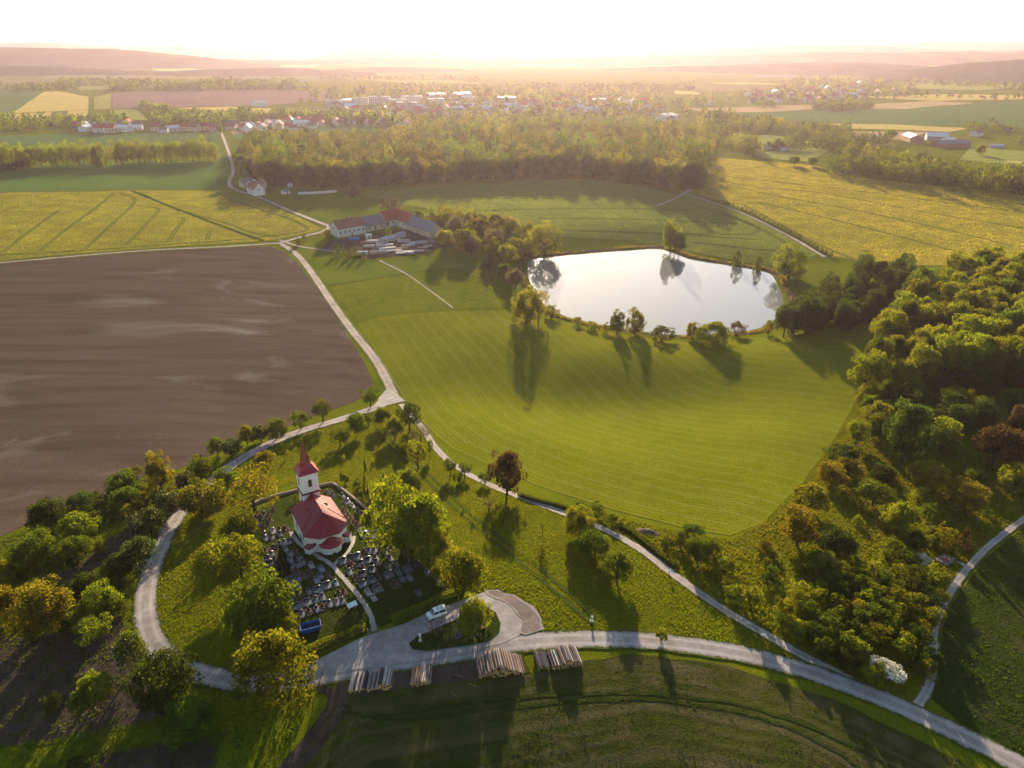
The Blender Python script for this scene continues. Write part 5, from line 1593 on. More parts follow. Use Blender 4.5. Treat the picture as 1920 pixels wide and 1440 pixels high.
# further graves that close the rows
PL = px_poly([(498,1040),(560,1010),(612,1062),(640,1090),(668,1128),(690,1160),(640,1175),(600,1168),(560,1165),(545,1110),(512,1075)])
PR = px_poly([(640,1060),(668,1030),(735,1025),(800,1062),(812,1090),(760,1100),(700,1112),(660,1100)])
PT = px_poly([(640,928),(665,945),(690,968),(705,1000),(690,1022),(668,1000),(650,960)])
have = np.array([np.array(at1(470 + a / 4.236, 882 + b_ / 4.236)[:2]) for a, b_, _ in GZ])
pathL = px_line(CP_, 4)
rr = random.Random(77)
for u in np.arange(-6, 30, 2.75):
    for v in np.arange(-16, 26, 1.5):
        c = np.array(CH) + U * u + Vv * v
        ins = [poly_sd(P_, c[0], c[1]) < 0 for P_ in (PL, PR, PT)]
        if not any(ins) or rr.random() < 0.12: continue
        if np.sqrt(((have - c) ** 2).sum(1)).min() < 1.55 or line_d(pathL, c[0], c[1]) < 1.5: continue
        k = rr.choice([0, 3, 4, 2, 4, 0])
        have = np.vstack([have, c])
        g = dup(GRP[k], (c[0], c[1], float(h(*c)) + 0.05))
        g.rotation_euler = (0, 0, ROT + rr.uniform(-0.05, 0.05))
        s_ = rr.uniform(0.78, 0.92)
        g.scale = (s_, s_, rr.uniform(0.5, 0.8))
        side = 'on the plot between footpath and blue skip' if ins[0] else ('on the plot between footpath and huge tree' if ins[1] else 'beside the church wall')
        lab = 'narrow ' + GL[GK[k][0]] + (' with planted bed ' if GK[k][3] == 'bed' else ' with flat slab ') + side
        tag(g, lab, 'grave', 'graves: ' + lab)

# clipped hedges, skip, notice board, gate
def hedge(pts_px, w, hgt, kind, label):
    P = np.array(densify([tuple(p) for p in px_poly(pts_px)], 0.5))
    r = np.random.default_rng(len(label))
    d = np.gradient(P, axis=0); d /= np.linalg.norm(d, axis=1)[:, None]
    nn = np.stack([-d[:, 1], d[:, 0]], -1)
    C, O = [], []
    for _ in range(int(len(P) * 130)):
        i = r.integers(len(P))
        a = r.random() * math.pi * 1.5 - 0.25 * math.pi
        u, v = math.cos(a), math.sin(a)
        m = max(abs(u), abs(v)) ** 0.8
        q = P[i] + nn[i] * (u / m * w / 2) + d[i] * r.normal() * 0.3
        zz = max(0.03, (v / m * 0.5 + 0.5)) * hgt * (1 + 0.08 * math.sin(i * 0.4))
        C.append((q[0], q[1], float(h(*q)) + zz)); O.append((nn[i][0] * u, nn[i][1] * u, v))
    C, O = np.array(C), np.array(O)
    o0 = np.array([P[0][0], P[0][1], float(h(*P[0]))])
    Q = leaves(C - o0, O, 0.13, r)
    root = empty('hedge', tuple(o0))
    T = np.clip(0.5 + r.normal(size=len(Q)) * 0.25, 0, 1)
    o = bpy.data.objects.new('foliage', quads_mesh('foliage', Q.reshape(-1, 3), len(Q), LEAF[kind], {'tint': T}))
    col.objects.link(o); o.parent = root
    m = MB()
    for i in range(0, len(P) - 1, 4):
        j = min(i + 4, len(P) - 1)
        m.tube([(P[i][0] - o0[0], P[i][1] - o0[1], float(h(*P[i])) - o0[2] + 0.3), (P[j][0] - o0[0], P[j][1] - o0[1], float(h(*P[j])) - o0[2] + 0.3)], [w * 0.3, w * 0.3], 5)
    m.build('stems', M['bark'], root)
    return tag(root, label, 'hedge')
hedge([(580,1224),(620,1207),(655,1193),(680,1183)], 1.5, 1.35, 'lime', 'clipped hedge between cemetery gate and big yellow-lit tree')
hedge([(738,1166),(775,1150),(812,1134),(850,1117),(872,1108)], 1.4, 1.35, 'lime', 'clipped hedge behind the parked white van')
hedge([(975,930),(1000,938),(1040,948),(1075,958)], 1.2, 0.9, 'green', 'low overgrown hedge between gravel path and mown field')
hedge([(1160,985),(1190,1002),(1230,1035),(1265,1062)], 1.6, 0.8, 'green', 'ragged hedge bank along the gravel path below the bushes')

M['skip_blue'] = plain('blue_skip_paint', (0.015, 0.10, 0.36), 0.5, 0.2, 1.5, 0.4)
M['skip_fill'] = dirt_mat('garden_waste', (0.06, 0.04, 0.02), (0.14, 0.08, 0.03))
x, y, z = at1(583, 1180)
sk = empty('waste_skip', (x, y, z), R(22))
sk.scale = (0.88, 0.88, 0.88)
tag(sk, 'blue steel waste skip full of garden waste beside the golden tree', 'skip')
l2, w2, hh = 2.1, 1.05, 1.25
m = MB()
bot, top = [(-l2 + 0.35, -w2 + 0.12), (l2 - 0.35, -w2 + 0.12), (l2 - 0.35, w2 - 0.12), (-l2 + 0.35, w2 - 0.12)], [(-l2, -w2), (l2, -w2), (l2, w2), (-l2, w2)]
inn = [(-l2 + 0.1, -w2 + 0.1), (l2 - 0.1, -w2 + 0.1), (l2 - 0.1, w2 - 0.1), (-l2 + 0.1, w2 - 0.1)]
vs_ = [(a, b_, 0.08) for a, b_ in bot] + [(a, b_, hh) for a, b_ in top] + [(a, b_, hh) for a, b_ in inn] + [(a * 0.9, b_ * 0.9, 0.5) for a, b_ in inn]
m.add(vs_, [(0, 3, 2, 1)] + [(i, (i + 1) % 4, 4 + (i + 1) % 4, 4 + i) for i in range(4)] + [(4 + i, 4 + (i + 1) % 4, 8 + (i + 1) % 4, 8 + i) for i in range(4)] + [(8 + i, 8 + (i + 1) % 4, 12 + (i + 1) % 4, 12 + i) for i in range(4)] + [(12, 13, 14, 15)])
m.build('body', M['skip_blue'], sk)
rm = MB()
for a, b_ in ((( -l2, -w2), (l2, -w2)), ((l2, -w2), (l2, w2)), ((l2, w2), (-l2, w2)), ((-l2, w2), (-l2, -w2))):
    rm.tube([(a[0], a[1], hh), (b_[0], b_[1], hh)], [0.07, 0.07], 5)
rm.build('rim', M['skip_blue'], sk)
fl = MB()
r = random.Random(4)
for k in range(40):
    a, b_, s_ = r.uniform(-1.7, 1.7), r.uniform(-0.75, 0.75), r.uniform(0.12, 0.3)
    fl.add([(a + s_, b_, 0.9), (a, b_ + s_, 0.85), (a - s_, b_, 0.9), (a, b_ - s_, 0.85), (a, b_, 0.95 + s_ * 0.6), (a, b_, 0.6)], [(0, 1, 4), (1, 2, 4), (2, 3, 4), (3, 0, 4), (1, 0, 5), (2, 1, 5), (3, 2, 5), (0, 3, 5)])
fl.build('garden_waste', M['skip_fill'], sk)
for s_ in (-1, 1):
    for t_ in (-0.9, 0.9):
        MB().tube([(t_, s_ * (w2 - 0.05), 0.5), (t_, s_ * (w2 + 0.16), 0.5)], [0.07, 0.07], 6).build('lifting_lug', M['skip_blue'], sk)

M['board_white'] = plain('white_board', (0.75, 0.77, 0.78), 0.5, 0.06, 2.0)
M['timber'] = plain('weathered_timber', (0.16, 0.11, 0.07), 0.9, 0.3, 4.0)
x, y, z = at1(661, 1143)
nb = empty('notice_board', (x, y, z), ROT + math.pi / 2 + 0.1)
tag(nb, 'white sloping notice board on a short post beside the footpath', 'notice board')
MB().add([(-0.95, -0.5, 1.1), (0.95, -0.5, 1.1), (0.95, 0.35, 1.6), (-0.95, 0.35, 1.6), (-0.95, -0.46, 1.03), (0.95, -0.46, 1.03), (0.95, 0.39, 1.53), (-0.95, 0.39, 1.53)], [(0,1,2,3),(7,6,5,4),(0,4,5,1),(1,5,6,2),(2,6,7,3),(3,7,4,0)]).build('panel', M['board_white'], nb)
for s_ in (-0.7, 0.7):
    MB().box(s_ - 0.06, s_ + 0.06, -0.06, 0.06, -0.3, 1.3).build('post', M['timber'], nb)
x, y, z = at1(699, 1187)
gt = empty('cemetery_gate', (x, y, z), ROT + math.pi / 2)
tag(gt, 'narrow iron gate at the foot of the church path', 'gate')
M['iron'] = plain('painted_iron', (0.12, 0.15, 0.14), 0.5, 0.2, 4.0, 0.4)
for s_ in (-0.9, 0.9):
    MB().box(s_ - 0.09, s_ + 0.09, -0.09, 0.09, -0.4, 1.5).build('post', M['iron'], gt)
lf = MB().box(-0.8, 0.8, -0.03, 0.03, 0.2, 0.26).box(-0.8, 0.8, -0.03, 0.03, 1.1, 1.16)
for k in range(9):
    lf.box(-0.78 + k * 0.19, -0.75 + k * 0.19, -0.02, 0.02, 0.1, 1.25)
lf.build('leaf_panel', M['iron'], gt)

# ================================================================== parked van
M['van_white'] = plain('white_car_paint', (0.72, 0.74, 0.76), 0.25, 0.03, 0.6, 0.5)
M['tyre'] = plain('tyre_rubber', (0.02, 0.02, 0.02), 0.9, 0.2, 6.0)
M['rim'] = plain('steel_rim', (0.35, 0.35, 0.36), 0.4, 0.1, 4.0, 0.5, 0.6)
M['car_glass'] = plain('car_glass', (0.03, 0.04, 0.05), 0.08, 0.1, 1.0, 0.7)
M['lamp_glass'] = plain('headlamp_glass', (0.55, 0.55, 0.5), 0.15, 0.1, 2.0, 0.6)
M['lamp_red'] = plain('tail_lamp', (0.35, 0.02, 0.02), 0.25, 0.1, 2.0, 0.6)
M['plastic'] = plain('black_plastic', (0.03, 0.03, 0.032), 0.7, 0.1, 4.0)
fa, fb = at1(803, 1161), at1(834, 1150)
vx, vy = (fa[0] + fb[0]) / 2, (fa[1] + fb[1]) / 2
van = empty('delivery_van', (vx, vy, float(h(vx, vy)) + 0.18), math.atan2(fa[1] - fb[1], fa[0] - fb[0]))
van.scale = (0.86, 0.88, 0.88)
tag(van, 'small white van parked beside the clipped cemetery hedge', 'van')
prof = [(-2.2, 0.28), (-2.22, 1.05), (-2.12, 1.78), (-1.9, 1.86), (0.35, 1.86), (0.55, 1.80), (1.3, 1.12), (2.0, 0.98), (2.2, 0.75), (2.22, 0.28)]
n = len(prof)
vw = lambda z: 0.86 if z < 1.15 else 0.86 - (z - 1.15) * 0.17
m = MB()
m.add([(x, s_ * vw(z), z) for s_ in (-1, 1) for x, z in prof], [tuple(range(n)), tuple(range(2 * n - 1, n - 1, -1))] + [(i, i + n, (i + 1) % n + n, (i + 1) % n) for i in range(n)])
body = m.build('body', M['van_white'], van)
bv = body.modifiers.new('bevel', 'BEVEL'); bv.width = 0.07; bv.segments = 2; bv.limit_method = 'ANGLE'
MB().add([(0.63, -0.66, 1.74), (1.26, -0.76, 1.19), (1.26, 0.76, 1.19), (0.63, 0.66, 1.74), (0.66, -0.66, 1.76), (1.29, -0.76, 1.21), (1.29, 0.76, 1.21), (0.66, 0.66, 1.76)], [(0,1,2,3),(4,7,6,5),(0,4,5,1),(1,5,6,2),(2,6,7,3),(3,7,4,0)]).build('windscreen', M['car_glass'], van)
for s_ in (-1, 1):
    for nm, x0, x1, xt0, xt1 in (('side_window', -0.25, 1.12, -0.25, 0.55), ('side_window', -1.95, -0.4, -1.9, -0.4)):
        a = [(x0, 1.15), (x1, 1.15), (xt1, 1.70), (xt0, 1.70)]
        MB().add([(x, s_ * (vw(z) + e), z) for e in (-0.02, 0.015) for x, z in a], [(0,1,2,3),(7,6,5,4),(0,4,5,1),(1,5,6,2),(2,6,7,3),(3,7,4,0)]).build(nm, M['car_glass'], van)
    for x in (-1.4, 1.4):
        w = empty('wheel', (x, s_ * 0.80, 0.14)); w.parent = van
        MB().tube([(0, -0.1, 0), (0, 0.1, 0)], [0.32, 0.32], 14).build('tyre', M['tyre'], w)
        MB().tube([(0, s_ * 0.06, 0), (0, s_ * 0.115, 0)], [0.19, 0.17], 10).build('rim', M['rim'], w)
    MB().box(2.05, 2.24, s_ * 0.62 - 0.16, s_ * 0.62 + 0.16, 0.72, 0.9).build('headlight', M['lamp_glass'], van)
    MB().box(-2.25, -2.16, s_ * 0.78 - 0.06, s_ * 0.78 + 0.06, 0.8, 1.25).build('tail_light', M['lamp_red'], van)
    MB().box(0.95, 1.1, s_ * 0.95 - 0.1, s_ * 0.95 + 0.1, 1.15, 1.32).build('wing_mirror', M['plastic'], van)
MB().box(2.16, 2.28, -0.8, 0.8, 0.28, 0.5).build('bumper', M['plastic'], van)
for x in (-1.2, -0.3):
    MB().box(x - 0.03, x + 0.03, -0.66, 0.66, 1.86, 1.93).build('roof_bar', M['plastic'], van)
MB().box(-2.26, -2.2, -0.62, 0.62, 1.2, 1.68).build('rear_window', M['car_glass'], van)

# ================================================================== log piles beside the road
BARKS = []
for k, c in enumerate([(0.40, 0.37, 0.35), (0.17, 0.12, 0.10), (0.26, 0.20, 0.17), (0.11, 0.10, 0.11), (0.32, 0.22, 0.15)]):
    t = NT('log_bark_%d' % k)
    f = t.noise(t.pos((1, 1, 1), obj=True), 3.0, 4, 0.7)
    g = t.noise(t.pos((2.5, 12, 12), obj=True), 1.0, 3, 0.7)
    r_ = t.n('ObjectInfo').outputs['Random']
    cc = t.ramp(f, [(0.35, [v * 0.45 for v in c]), (0.5, c), (0.7, [min(1, v * 1.5) for v in c])])
    cc = t.mix(0.5, cc, t.ramp(g, [(0.3, 0.4), (0.7, 1.4)]), 'MULTIPLY')
    cc = t.mix(1.0, cc, t.ramp(r_, [(0, 0.55), (1, 1.25)]), 'MULTIPLY')
    t.principled(cc, 0.95, None, 0.1)
    BARKS.append(t.m)
M['cut_wood'] = plain('cut_log_end', (0.52, 0.32, 0.10), 0.85, 0.25, 9.0, rnd=0.3)
LOGS = {}
def log_mesh(k, n=8):
    if k not in LOGS:
        m = MB()
        r = random.Random(k)
        pts = [(-0.5, 0, 0), (-0.15, r.uniform(-0.02, 0.02), r.uniform(-0.01, 0.01)), (0.2, r.uniform(-0.02, 0.02), 0), (0.5, 0, 0)]
        m.tube(pts, [1.0, 0.97, 0.93, 0.88], n, 0, True)
        m.m[-1] = m.m[-2] = 1
        m.v = [(x, y, z) for x, y, z in m.v]
        o = m.build('log', [BARKS[k], M['cut_wood']], smooth_=False)
        LOGS[k] = o.data
        bpy.data.objects.remove(o)
    return LOGS[k]
def log_pile(a_px, b_px, ang, length, dia, prof_h, label, grp, barks, seed):
    """logs side by side from a to b (their near ends), stacked up to the height profile"""
    r = random.Random(seed)
    a, b_ = np.array(at1(*a_px)), np.array(at1(*b_px))
    d = (b_ - a)[:2]; width = np.linalg.norm(d); d /= width
    ax = np.array([math.cos(ang), math.sin(ang)])
    layer = 0
    pad = dia * 0.5
    while True:
        z = dia * 0.5 + layer * dia * 0.86
        s = dia * 0.5 + (layer % 2) * dia * 0.5
        any_ = False
        while s < width - dia * 0.3:
            if z < prof_h(s / width) + dia * 0.2:
                any_ = True
                dd = dia * r.uniform(0.82, 1.08)
                p = a[:2] + d * s + ax * (length / 2 + r.uniform(-0.25, 0.25))
                o = bpy.data.objects.new('log', log_mesh(r.choice(barks)))
                col.objects.link(o)
                o.location = (p[0], p[1], float(h(*p)) + 0.1 + z)
                gz = (float(h(*(p + ax))) - float(h(*(p - ax)))) / 2
                o.rotation_euler = (r.uniform(0, 6.28), -math.atan(gz) + r.uniform(-0.015, 0.015), ang + math.pi + r.uniform(-0.02, 0.02))
                o.rotation_mode = 'XYZ'
                ln = length * r.uniform(0.94, 1.04)
                o.scale = (ln, dd / 2, dd / 2)
                tag(o, label, 'log', grp)
            s += dia
        layer += 1
        if not any_ or layer > 14: break
up = math.pi / 2
log_pile((652, 1302), (736, 1294), up + 0.02, 3.9, 0.37, lambda t: 0.35 + 0.75 * (t > 0.55) * min(1, (t - 0.55) * 6) + 0.3 * math.sin(t * 25) ** 2, 'mottled pale log in the wide low pile next to the road bend', 'logs of the wide low pile', [0, 0, 1, 3, 2], 1)
log_pile((770, 1290), (808, 1286), up + 0.03, 3.7, 0.31, lambda t: 0.75, 'brown log in the smallest pile, between the two bigger ones', 'logs of the smallest pile', [1, 4, 2, 0, 1], 2)
log_pile((897, 1274), (986, 1266), up + 0.20, 4.3, 0.34, lambda t: 0.35 + 2.0 * max(0, 1 - abs(t - 0.46) * 2.3), 'log in the peaked pile opposite the grass island', 'logs of the peaked pile', [2, 4, 1, 2, 0], 3)
log_pile((1009, 1258), (1031, 1255), up + 0.22, 3.6, 0.29, lambda t: 0.75, 'grey log in the narrow stack leaning on the last pile', 'logs of the narrow stack', [3, 1, 3, 2], 4)
log_pile((1034, 1257), (1092, 1250), up + 0.22, 3.7, 0.31, lambda t: 0.45 + 1.0 * min(1, t * 2) * (1 if t < 0.8 else 0.6), 'log in the long pile where the verge turns to grass', 'logs of the long end pile', [0, 4, 2, 1, 3], 5)
for px_, py_, a in ((742, 1272, 1.3), (860, 1268, -0.4), (850, 1302, 2.4), (885, 1285, 2.7)):
    x, y, z = at1(px_, py_)
    o = bpy.data.objects.new('log', log_mesh(4)); col.objects.link(o)
    o.location = (x, y, z + 0.15); o.rotation_euler = (0, 0, a); o.scale = (1.5, 0.05, 0.05)
    tag(o, 'thin loose stick on the churned earth beside the log piles', 'log', 'loose sticks by the log piles')

# ================================================================== small roadside things
M['conc'] = plain('pale_concrete', (0.50, 0.48, 0.44), 0.9, 0.15, 3.0)
def column_shrine(px_, py_, hgt, label, base=0.3):
    x, y, z = at1(px_, py_)
    r = empty('wayside_column', (x, y, z), 0.3)
    tag(r, label, 'monument')
    MB().box(-base, base, -base, base, -0.4, 0.35).build('plinth', M['conc'], r)
    MB().tube([(0, 0, 0.35), (0, 0, hgt * 0.7)], [0.15, 0.12], 10).build('shaft', M['conc'], r)
    MB().box(-0.19, 0.19, -0.19, 0.19, hgt * 0.7, hgt * 0.92).build('niche_block', M['conc'], r)
    MB().add([(-0.25, -0.25, hgt * 0.92), (0.25, -0.25, hgt * 0.92), (0.25, 0.25, hgt * 0.92), (-0.25, 0.25, hgt * 0.92), (0, 0, hgt * 1.08)], [(0, 1, 4), (1, 2, 4), (2, 3, 4), (3, 0, 4), (0, 3, 2, 1)]).build('cap', M['conc'], r)
column_shrine(788, 1203, 1.9, 'slim white column at the pointed end of the grass island')
column_shrine(1109, 1166, 1.4, 'white wayside column where the mown track meets the verge')
def stone_monument(px_, py_, label, s=1.0):
    x, y, z = at1(px_, py_)
    r = empty('memorial_stone', (x, y, z + 0.2), 0.2); r.scale = (s, s, s)
    tag(r, label, 'monument')
    MB().tube([(0, 0, -0.3), (0, 0, 0.15), (0, 0, 0.25)], [0.7, 0.65, 0.55], 10).build('base', M['granite_grey'], r)
    m = MB().tube([(0, 0, 0.2), (0.05, 0, 0.7), (0, 0.03, 1.15), (0, 0, 1.3)], [0.42, 0.38, 0.24, 0.08], 7)
    m.build('boulder', M['granite_dark'], r)
stone_monument(858, 1195, 'dark memorial stone on a round base on the grass island')
stone_monument(898, 1192, 'smaller pale memorial stone under the island tree', 0.65)
def bench(px_, py_, rz, label):
    x, y, z = at1(px_, py_)
    r = empty('bench', (x, y, z + 0.1), rz)
    tag(r, label, 'bench')
    for k in range(3):
        MB().box(-0.85, 0.85, -0.2 + k * 0.15, -0.08 + k * 0.15, 0.42, 0.46).build('seat_slat', M['bench_wood'], r)
    for k in range(2):
        MB().box(-0.85, 0.85, 0.27, 0.31, 0.58 + k * 0.16, 0.69 + k * 0.16).build('backrest_slat', M['bench_wood'], r)
    for s_ in (-0.65, 0.65):
        MB().box(s_ - 0.05, s_ + 0.05, -0.2, 0.25, -0.2, 0.42).box(s_ - 0.05, s_ + 0.05, 0.25, 0.27, 0.0, 0.85).build('leg', M['iron'], r)
M['bench_wood'] = plain('red_brown_boards', (0.33, 0.12, 0.08), 0.75, 0.2, 5.0)
bench(901, 1177, 2.2, 'red-brown bench under the island tree')
def post(px_, py_, hgt, mat, label, name='marker_post', grp=None, cat='post'):
    x, y, z = at1(px_, py_)
    r = empty(name, (x, y, z), random.random())
    tag(r, label, cat, grp)
    MB().box(-0.07, 0.07, -0.07, 0.07, -0.4, hgt).build('shaft', mat, r)
    MB().add([(-0.09, -0.09, hgt), (0.09, -0.09, hgt), (0.09, 0.09, hgt), (-0.09, 0.09, hgt), (0, 0, hgt + 0.1)], [(0, 1, 4), (1, 2, 4), (2, 3, 4), (3, 0, 4), (0, 3, 2, 1)]).build('cap', mat, r)
post(310, 1124, 1.3, M['conc'], 'white marker post in the shady grass inside the ring road')
post(441, 1246, 1.6, M['conc'], 'white marker post at the ring road under the big yellow-lit tree')
post(588, 812, 1.3, M['conc'], 'white marker post on the upper ring road verge')
post(441, 873, 1.3, M['conc'], 'white marker post on the inner verge of the ring road bend')
post(860, 1132, 1.9, M['timber'], 'pale timber post at the end of the cemetery hedge')
# signpost on the path
x, y, z = at1(1429, 1200)
sg = empty('signpost', (x, y, z), 0.0)
tag(sg, 'small signpost with a pale panel between gravel path and road', 'signpost')
MB().box(-0.06, 0.06, -0.06, 0.06, -0.4, 1.7).build('post', M['timber'], sg)
MB().box(-0.45, 0.45, -0.09, -0.05, 1.2, 1.75).build('panel', M['board_white'], sg)
x, y, z = at1(1254, 1080)
sg2 = dup(sg, (x, y, z), 0.8)
tag(sg2, 'small signpost beside the gravel path below the three slope trees', 'signpost')
# saplings with stakes on the hill
for k, (px_, py_) in enumerate([(540,858),(597,853),(706,846),(744,905),(870,950),(888,975),(700,872),(645,866),(780,930),(838,915)]):
    x, y, z = at1(px_, py_)
    s_ = random.uniform(0.9, 1.4)
    plant((x, y, z), s_, s_ * 2.2, 'orchard', 'lime', 'thin young sapling planted on the sunlit church hill', 'saplings on the church hill', 'sparse', name='sapling')
# picnic table on its pad
x, y, z = at1(1772, 1052)
pad = px_poly([(1753,1050),(1768,1039),(1793,1048),(1778,1062)])
sheet('paved_pad', pad, 0.8, 0.14, M['gravel'], {'across': lambda x, y: x * 0})
sheet('paved_pad', px_poly([(1790,1054),(1794,1052),(1810,1059),(1806,1062)]), 0.8, 0.14, M['gravel'], {'across': lambda x, y: x * 0})
pt = empty('picnic_table', (x, y, z + 0.15), -0.55)
tag(pt, 'red-brown picnic table with benches on a pale paved pad', 'picnic table')
for k in range(5):
    MB().box(-1.0, 1.0, -0.4 + k * 0.16, -0.26 + k * 0.16, 0.72, 0.77).build('top_plank', M['bench_wood'], pt)
for s_ in (-1, 1):
    for k in range(2):
        MB().box(-1.0, 1.0, s_ * 0.75 - 0.14 + k * 0.15, s_ * 0.75 - 0.02 + k * 0.15, 0.42, 0.46).build('bench_plank', M['bench_wood'], pt)
    MB().box(s_ * 0.7 - 0.05, s_ * 0.7 + 0.05, -0.85, 0.85, 0.34, 0.42).box(s_ * 0.7 - 0.05, s_ * 0.7 + 0.05, -0.5, -0.4, -0.1, 0.72).box(s_ * 0.7 - 0.05, s_ * 0.7 + 0.05, 0.4, 0.5, -0.1, 0.72).build('trestle', M['timber'], pt)
# spoil heap by the hedge corner
x, y, z = at1(1213, 998)
M['spoil'] = dirt_mat('spoil', (0.17, 0.13, 0.10), (0.24, 0.19, 0.15))
sp_ = mesh_obj('spoil_heap', *(lambda n, k: ([(4.2 * (i / k) * math.cos(j * 6.283 / n), 2.0 * (i / k) * math.sin(j * 6.283 / n), 0.9 * (1 - (i / k) ** 1.5) * (1 + 0.3 * math.sin(j * 1.9 + i))) if i else (0, 0, 0.9) for i in range(k + 1) for j in range(n if i else 1)],
     [(0, 1 + j, 1 + (j + 1) % n) for j in range(n)] + [(1 + (i - 1) * n + j, 1 + i * n + j, 1 + i * n + (j + 1) % n, 1 + (i - 1) * n + (j + 1) % n) for i in range(1, k) for j in range(n)]))(16, 5), M['spoil'])
sp_.location = (x, y, z); sp_.scale = (0.75, 0.7, 0.6); sp_.rotation_euler = (0, 0, -0.3)
tag(sp_, 'low heap of pale spoil at the corner of the mown field', 'heap')

# ================================================================== farm, houses, sheds
M['tile_red'] = plain('red_tiles', (0.36, 0.085, 0.05), 0.85, 0.2, 0.8, rnd=0.2)
M['tile_brown'] = plain('brown_tiles', (0.22, 0.10, 0.07), 0.85, 0.25, 0.8, rnd=0.2)
M['slate'] = plain('grey_slate', (0.17, 0.16, 0.17), 0.6, 0.2, 0.8, rnd=0.25)
M['sheet_white'] = plain('pale_sheet_roof', (0.55, 0.55, 0.56), 0.45, 0.1, 0.5)
M['wall_white'] = plain('lime_wash', (0.66, 0.62, 0.56), 0.9, 0.12, 0.5, rnd=0.2)
M['wall_cream'] = plain('cream_render', (0.55, 0.45, 0.30), 0.9, 0.12, 0.5, rnd=0.2)
M['brick'] = plain('brick_wall', (0.30, 0.14, 0.09), 0.9, 0.2, 1.0)
M['glass'] = plain('house_window', (0.05, 0.06, 0.08), 0.15, 0.2, 2.0, 0.6)
HALL = {}
def gable(l, w, hw, hr, wall, roof, wins=0, chim=True, over=0.4, door=True, open_=False):
    """gabled building along x, centred"""
    root = empty('house', (0, 0, -400))
    MB().add([(-l/2, -w/2, -2), (l/2, -w/2, -2), (l/2, w/2, -2), (-l/2, w/2, -2), (-l/2, -w/2, hw), (l/2, -w/2, hw), (l/2, w/2, hw), (-l/2, w/2, hw), (-l/2, 0, hr - 0.15), (l/2, 0, hr - 0.15)],
             [(0, 1, 5, 4), (2, 3, 7, 6), (1, 2, 6, 9, 5), (3, 0, 4, 8, 7), (0, 3, 2, 1), (4, 5, 9, 8), (6, 7, 8, 9)]).build('wall', wall, root)
    k = (hr - hw) / (w / 2)
    e = w / 2 + over
    ze = hr - k * e
    x = l / 2 + over * 0.7
    r = MB().add([(-x, -e, ze), (x, -e, ze), (x, 0, hr), (-x, 0, hr), (x, e, ze), (-x, e, ze), (-x, -e, ze + 0.22), (x, -e, ze + 0.22), (x, 0, hr + 0.25), (-x, 0, hr + 0.25), (x, e, ze + 0.22), (-x, e, ze + 0.22)],
                 [(6, 7, 8, 9), (9, 8, 10, 11), (1, 0, 3, 2), (2, 3, 5, 4), (0, 1, 7, 6), (4, 5, 11, 10), (1, 2, 8, 7), (2, 4, 10, 8), (0, 6, 9, 3), (3, 9, 11, 5)]).build('roof', roof, root)
    if chim:
        MB().box(l * 0.18 - 0.35, l * 0.18 + 0.35, -0.35, 0.35, hr - 0.6, hr + 1.1).build('chimney', M['brick'], r)
    for s_ in (-1, 1):
        for i in range(wins):
            xx = (i + 0.5) / wins * l - l / 2
            f = MB().box(xx - 0.55, xx + 0.55, s_ * w / 2 - 0.06, s_ * w / 2 + 0.05, hw * 0.42, hw * 0.42 + 1.3).build('window', M['glass'], root)
    if door:
        MB().box(-0.5, 0.5, -w / 2 - 0.05, -w / 2 + 0.05, -0.1, 2.1).build('door', M['timber'], root)
    for s_ in (-1, 1):
        if wins:
            MB().box(s_ * l / 2 - 0.05, s_ * l / 2 + 0.05, -0.5, 0.5, hw * 0.85, hw * 0.85 + 1.2).build('window', M['glass'], root)
    return root
def stand(root, x, y, rz, label, cat='house', name=None, group=None):
    root.location = (x, y, float(h(x, y)))
    root.rotation_euler = (0, 0, rz)
    if name: root.name = name
    return tag(root, label, cat, group)
def between(a_px, b_px, w, hw, hr, wall, roof, label, cat, name, **kw):
    a, b_ = at1(*a_px), at1(*b_px)
    l = math.hypot(b_[0] - a[0], b_[1] - a[1])
    return stand(gable(l, w, hw, hr, wall, roof, **kw), (a[0] + b_[0]) / 2, (a[1] + b_[1]) / 2, math.atan2(b_[1] - a[1], b_[0] - a[0]), label, cat, name)
between((627,443), (678,434), 11, 5.6, 10.2, M['wall_white'], M['tile_brown'], 'long white farmhouse with brown tiled roof beside the lane', 'house', 'farmhouse', wins=6)
between((679,433), (713,426), 10.5, 4.0, 9.3, M['wall_cream'], M['slate'], 'low barn with grey-brown roof between farmhouse and red barn', 'barn', 'barn', wins=3, chim=False)
between((715,425), (747,416), 11, 4.4, 10.2, M['wall_white'], M['tile_red'], 'red-roofed barn behind the lone spruce', 'barn', 'barn', wins=4, chim=False)
between((745,417), (775,428), 11, 4.4, 10.0, M['wall_white'], M['tile_red'], 'red-roofed barn wing turning the farmyard corner', 'barn', 'barn', wins=3, chim=False)
between((775,428), (818,444), 11, 4.0, 9.0, M['wall_cream'], M['slate'], 'slate-roofed barn wing nearest the golden grove', 'barn', 'barn', chim=False)
M['clut_a'] = plain('grey_sheeting', (0.38, 0.38, 0.40), 0.6, 0.3, 0.8, rnd=0.5)
M['clut_b'] = plain('rusty_sheeting', (0.30, 0.14, 0.08), 0.85, 0.3, 0.8, rnd=0.4)
M['clut_c'] = plain('pale_boards', (0.52, 0.46, 0.40), 0.85, 0.2, 0.8, rnd=0.3)
M['tarp'] = plain('blue_tarpaulin', (0.05, 0.15, 0.42), 0.5, 0.2, 0.8)
sheet('farmyard', px_poly([(618,452),(700,440),(760,430),(820,450),(836,462),(800,474),(740,482),(690,486),(640,472),(600,470)]), 4.0, 0.14, M['dirt_tracks'], wob=0.6)
r = random.Random(11)
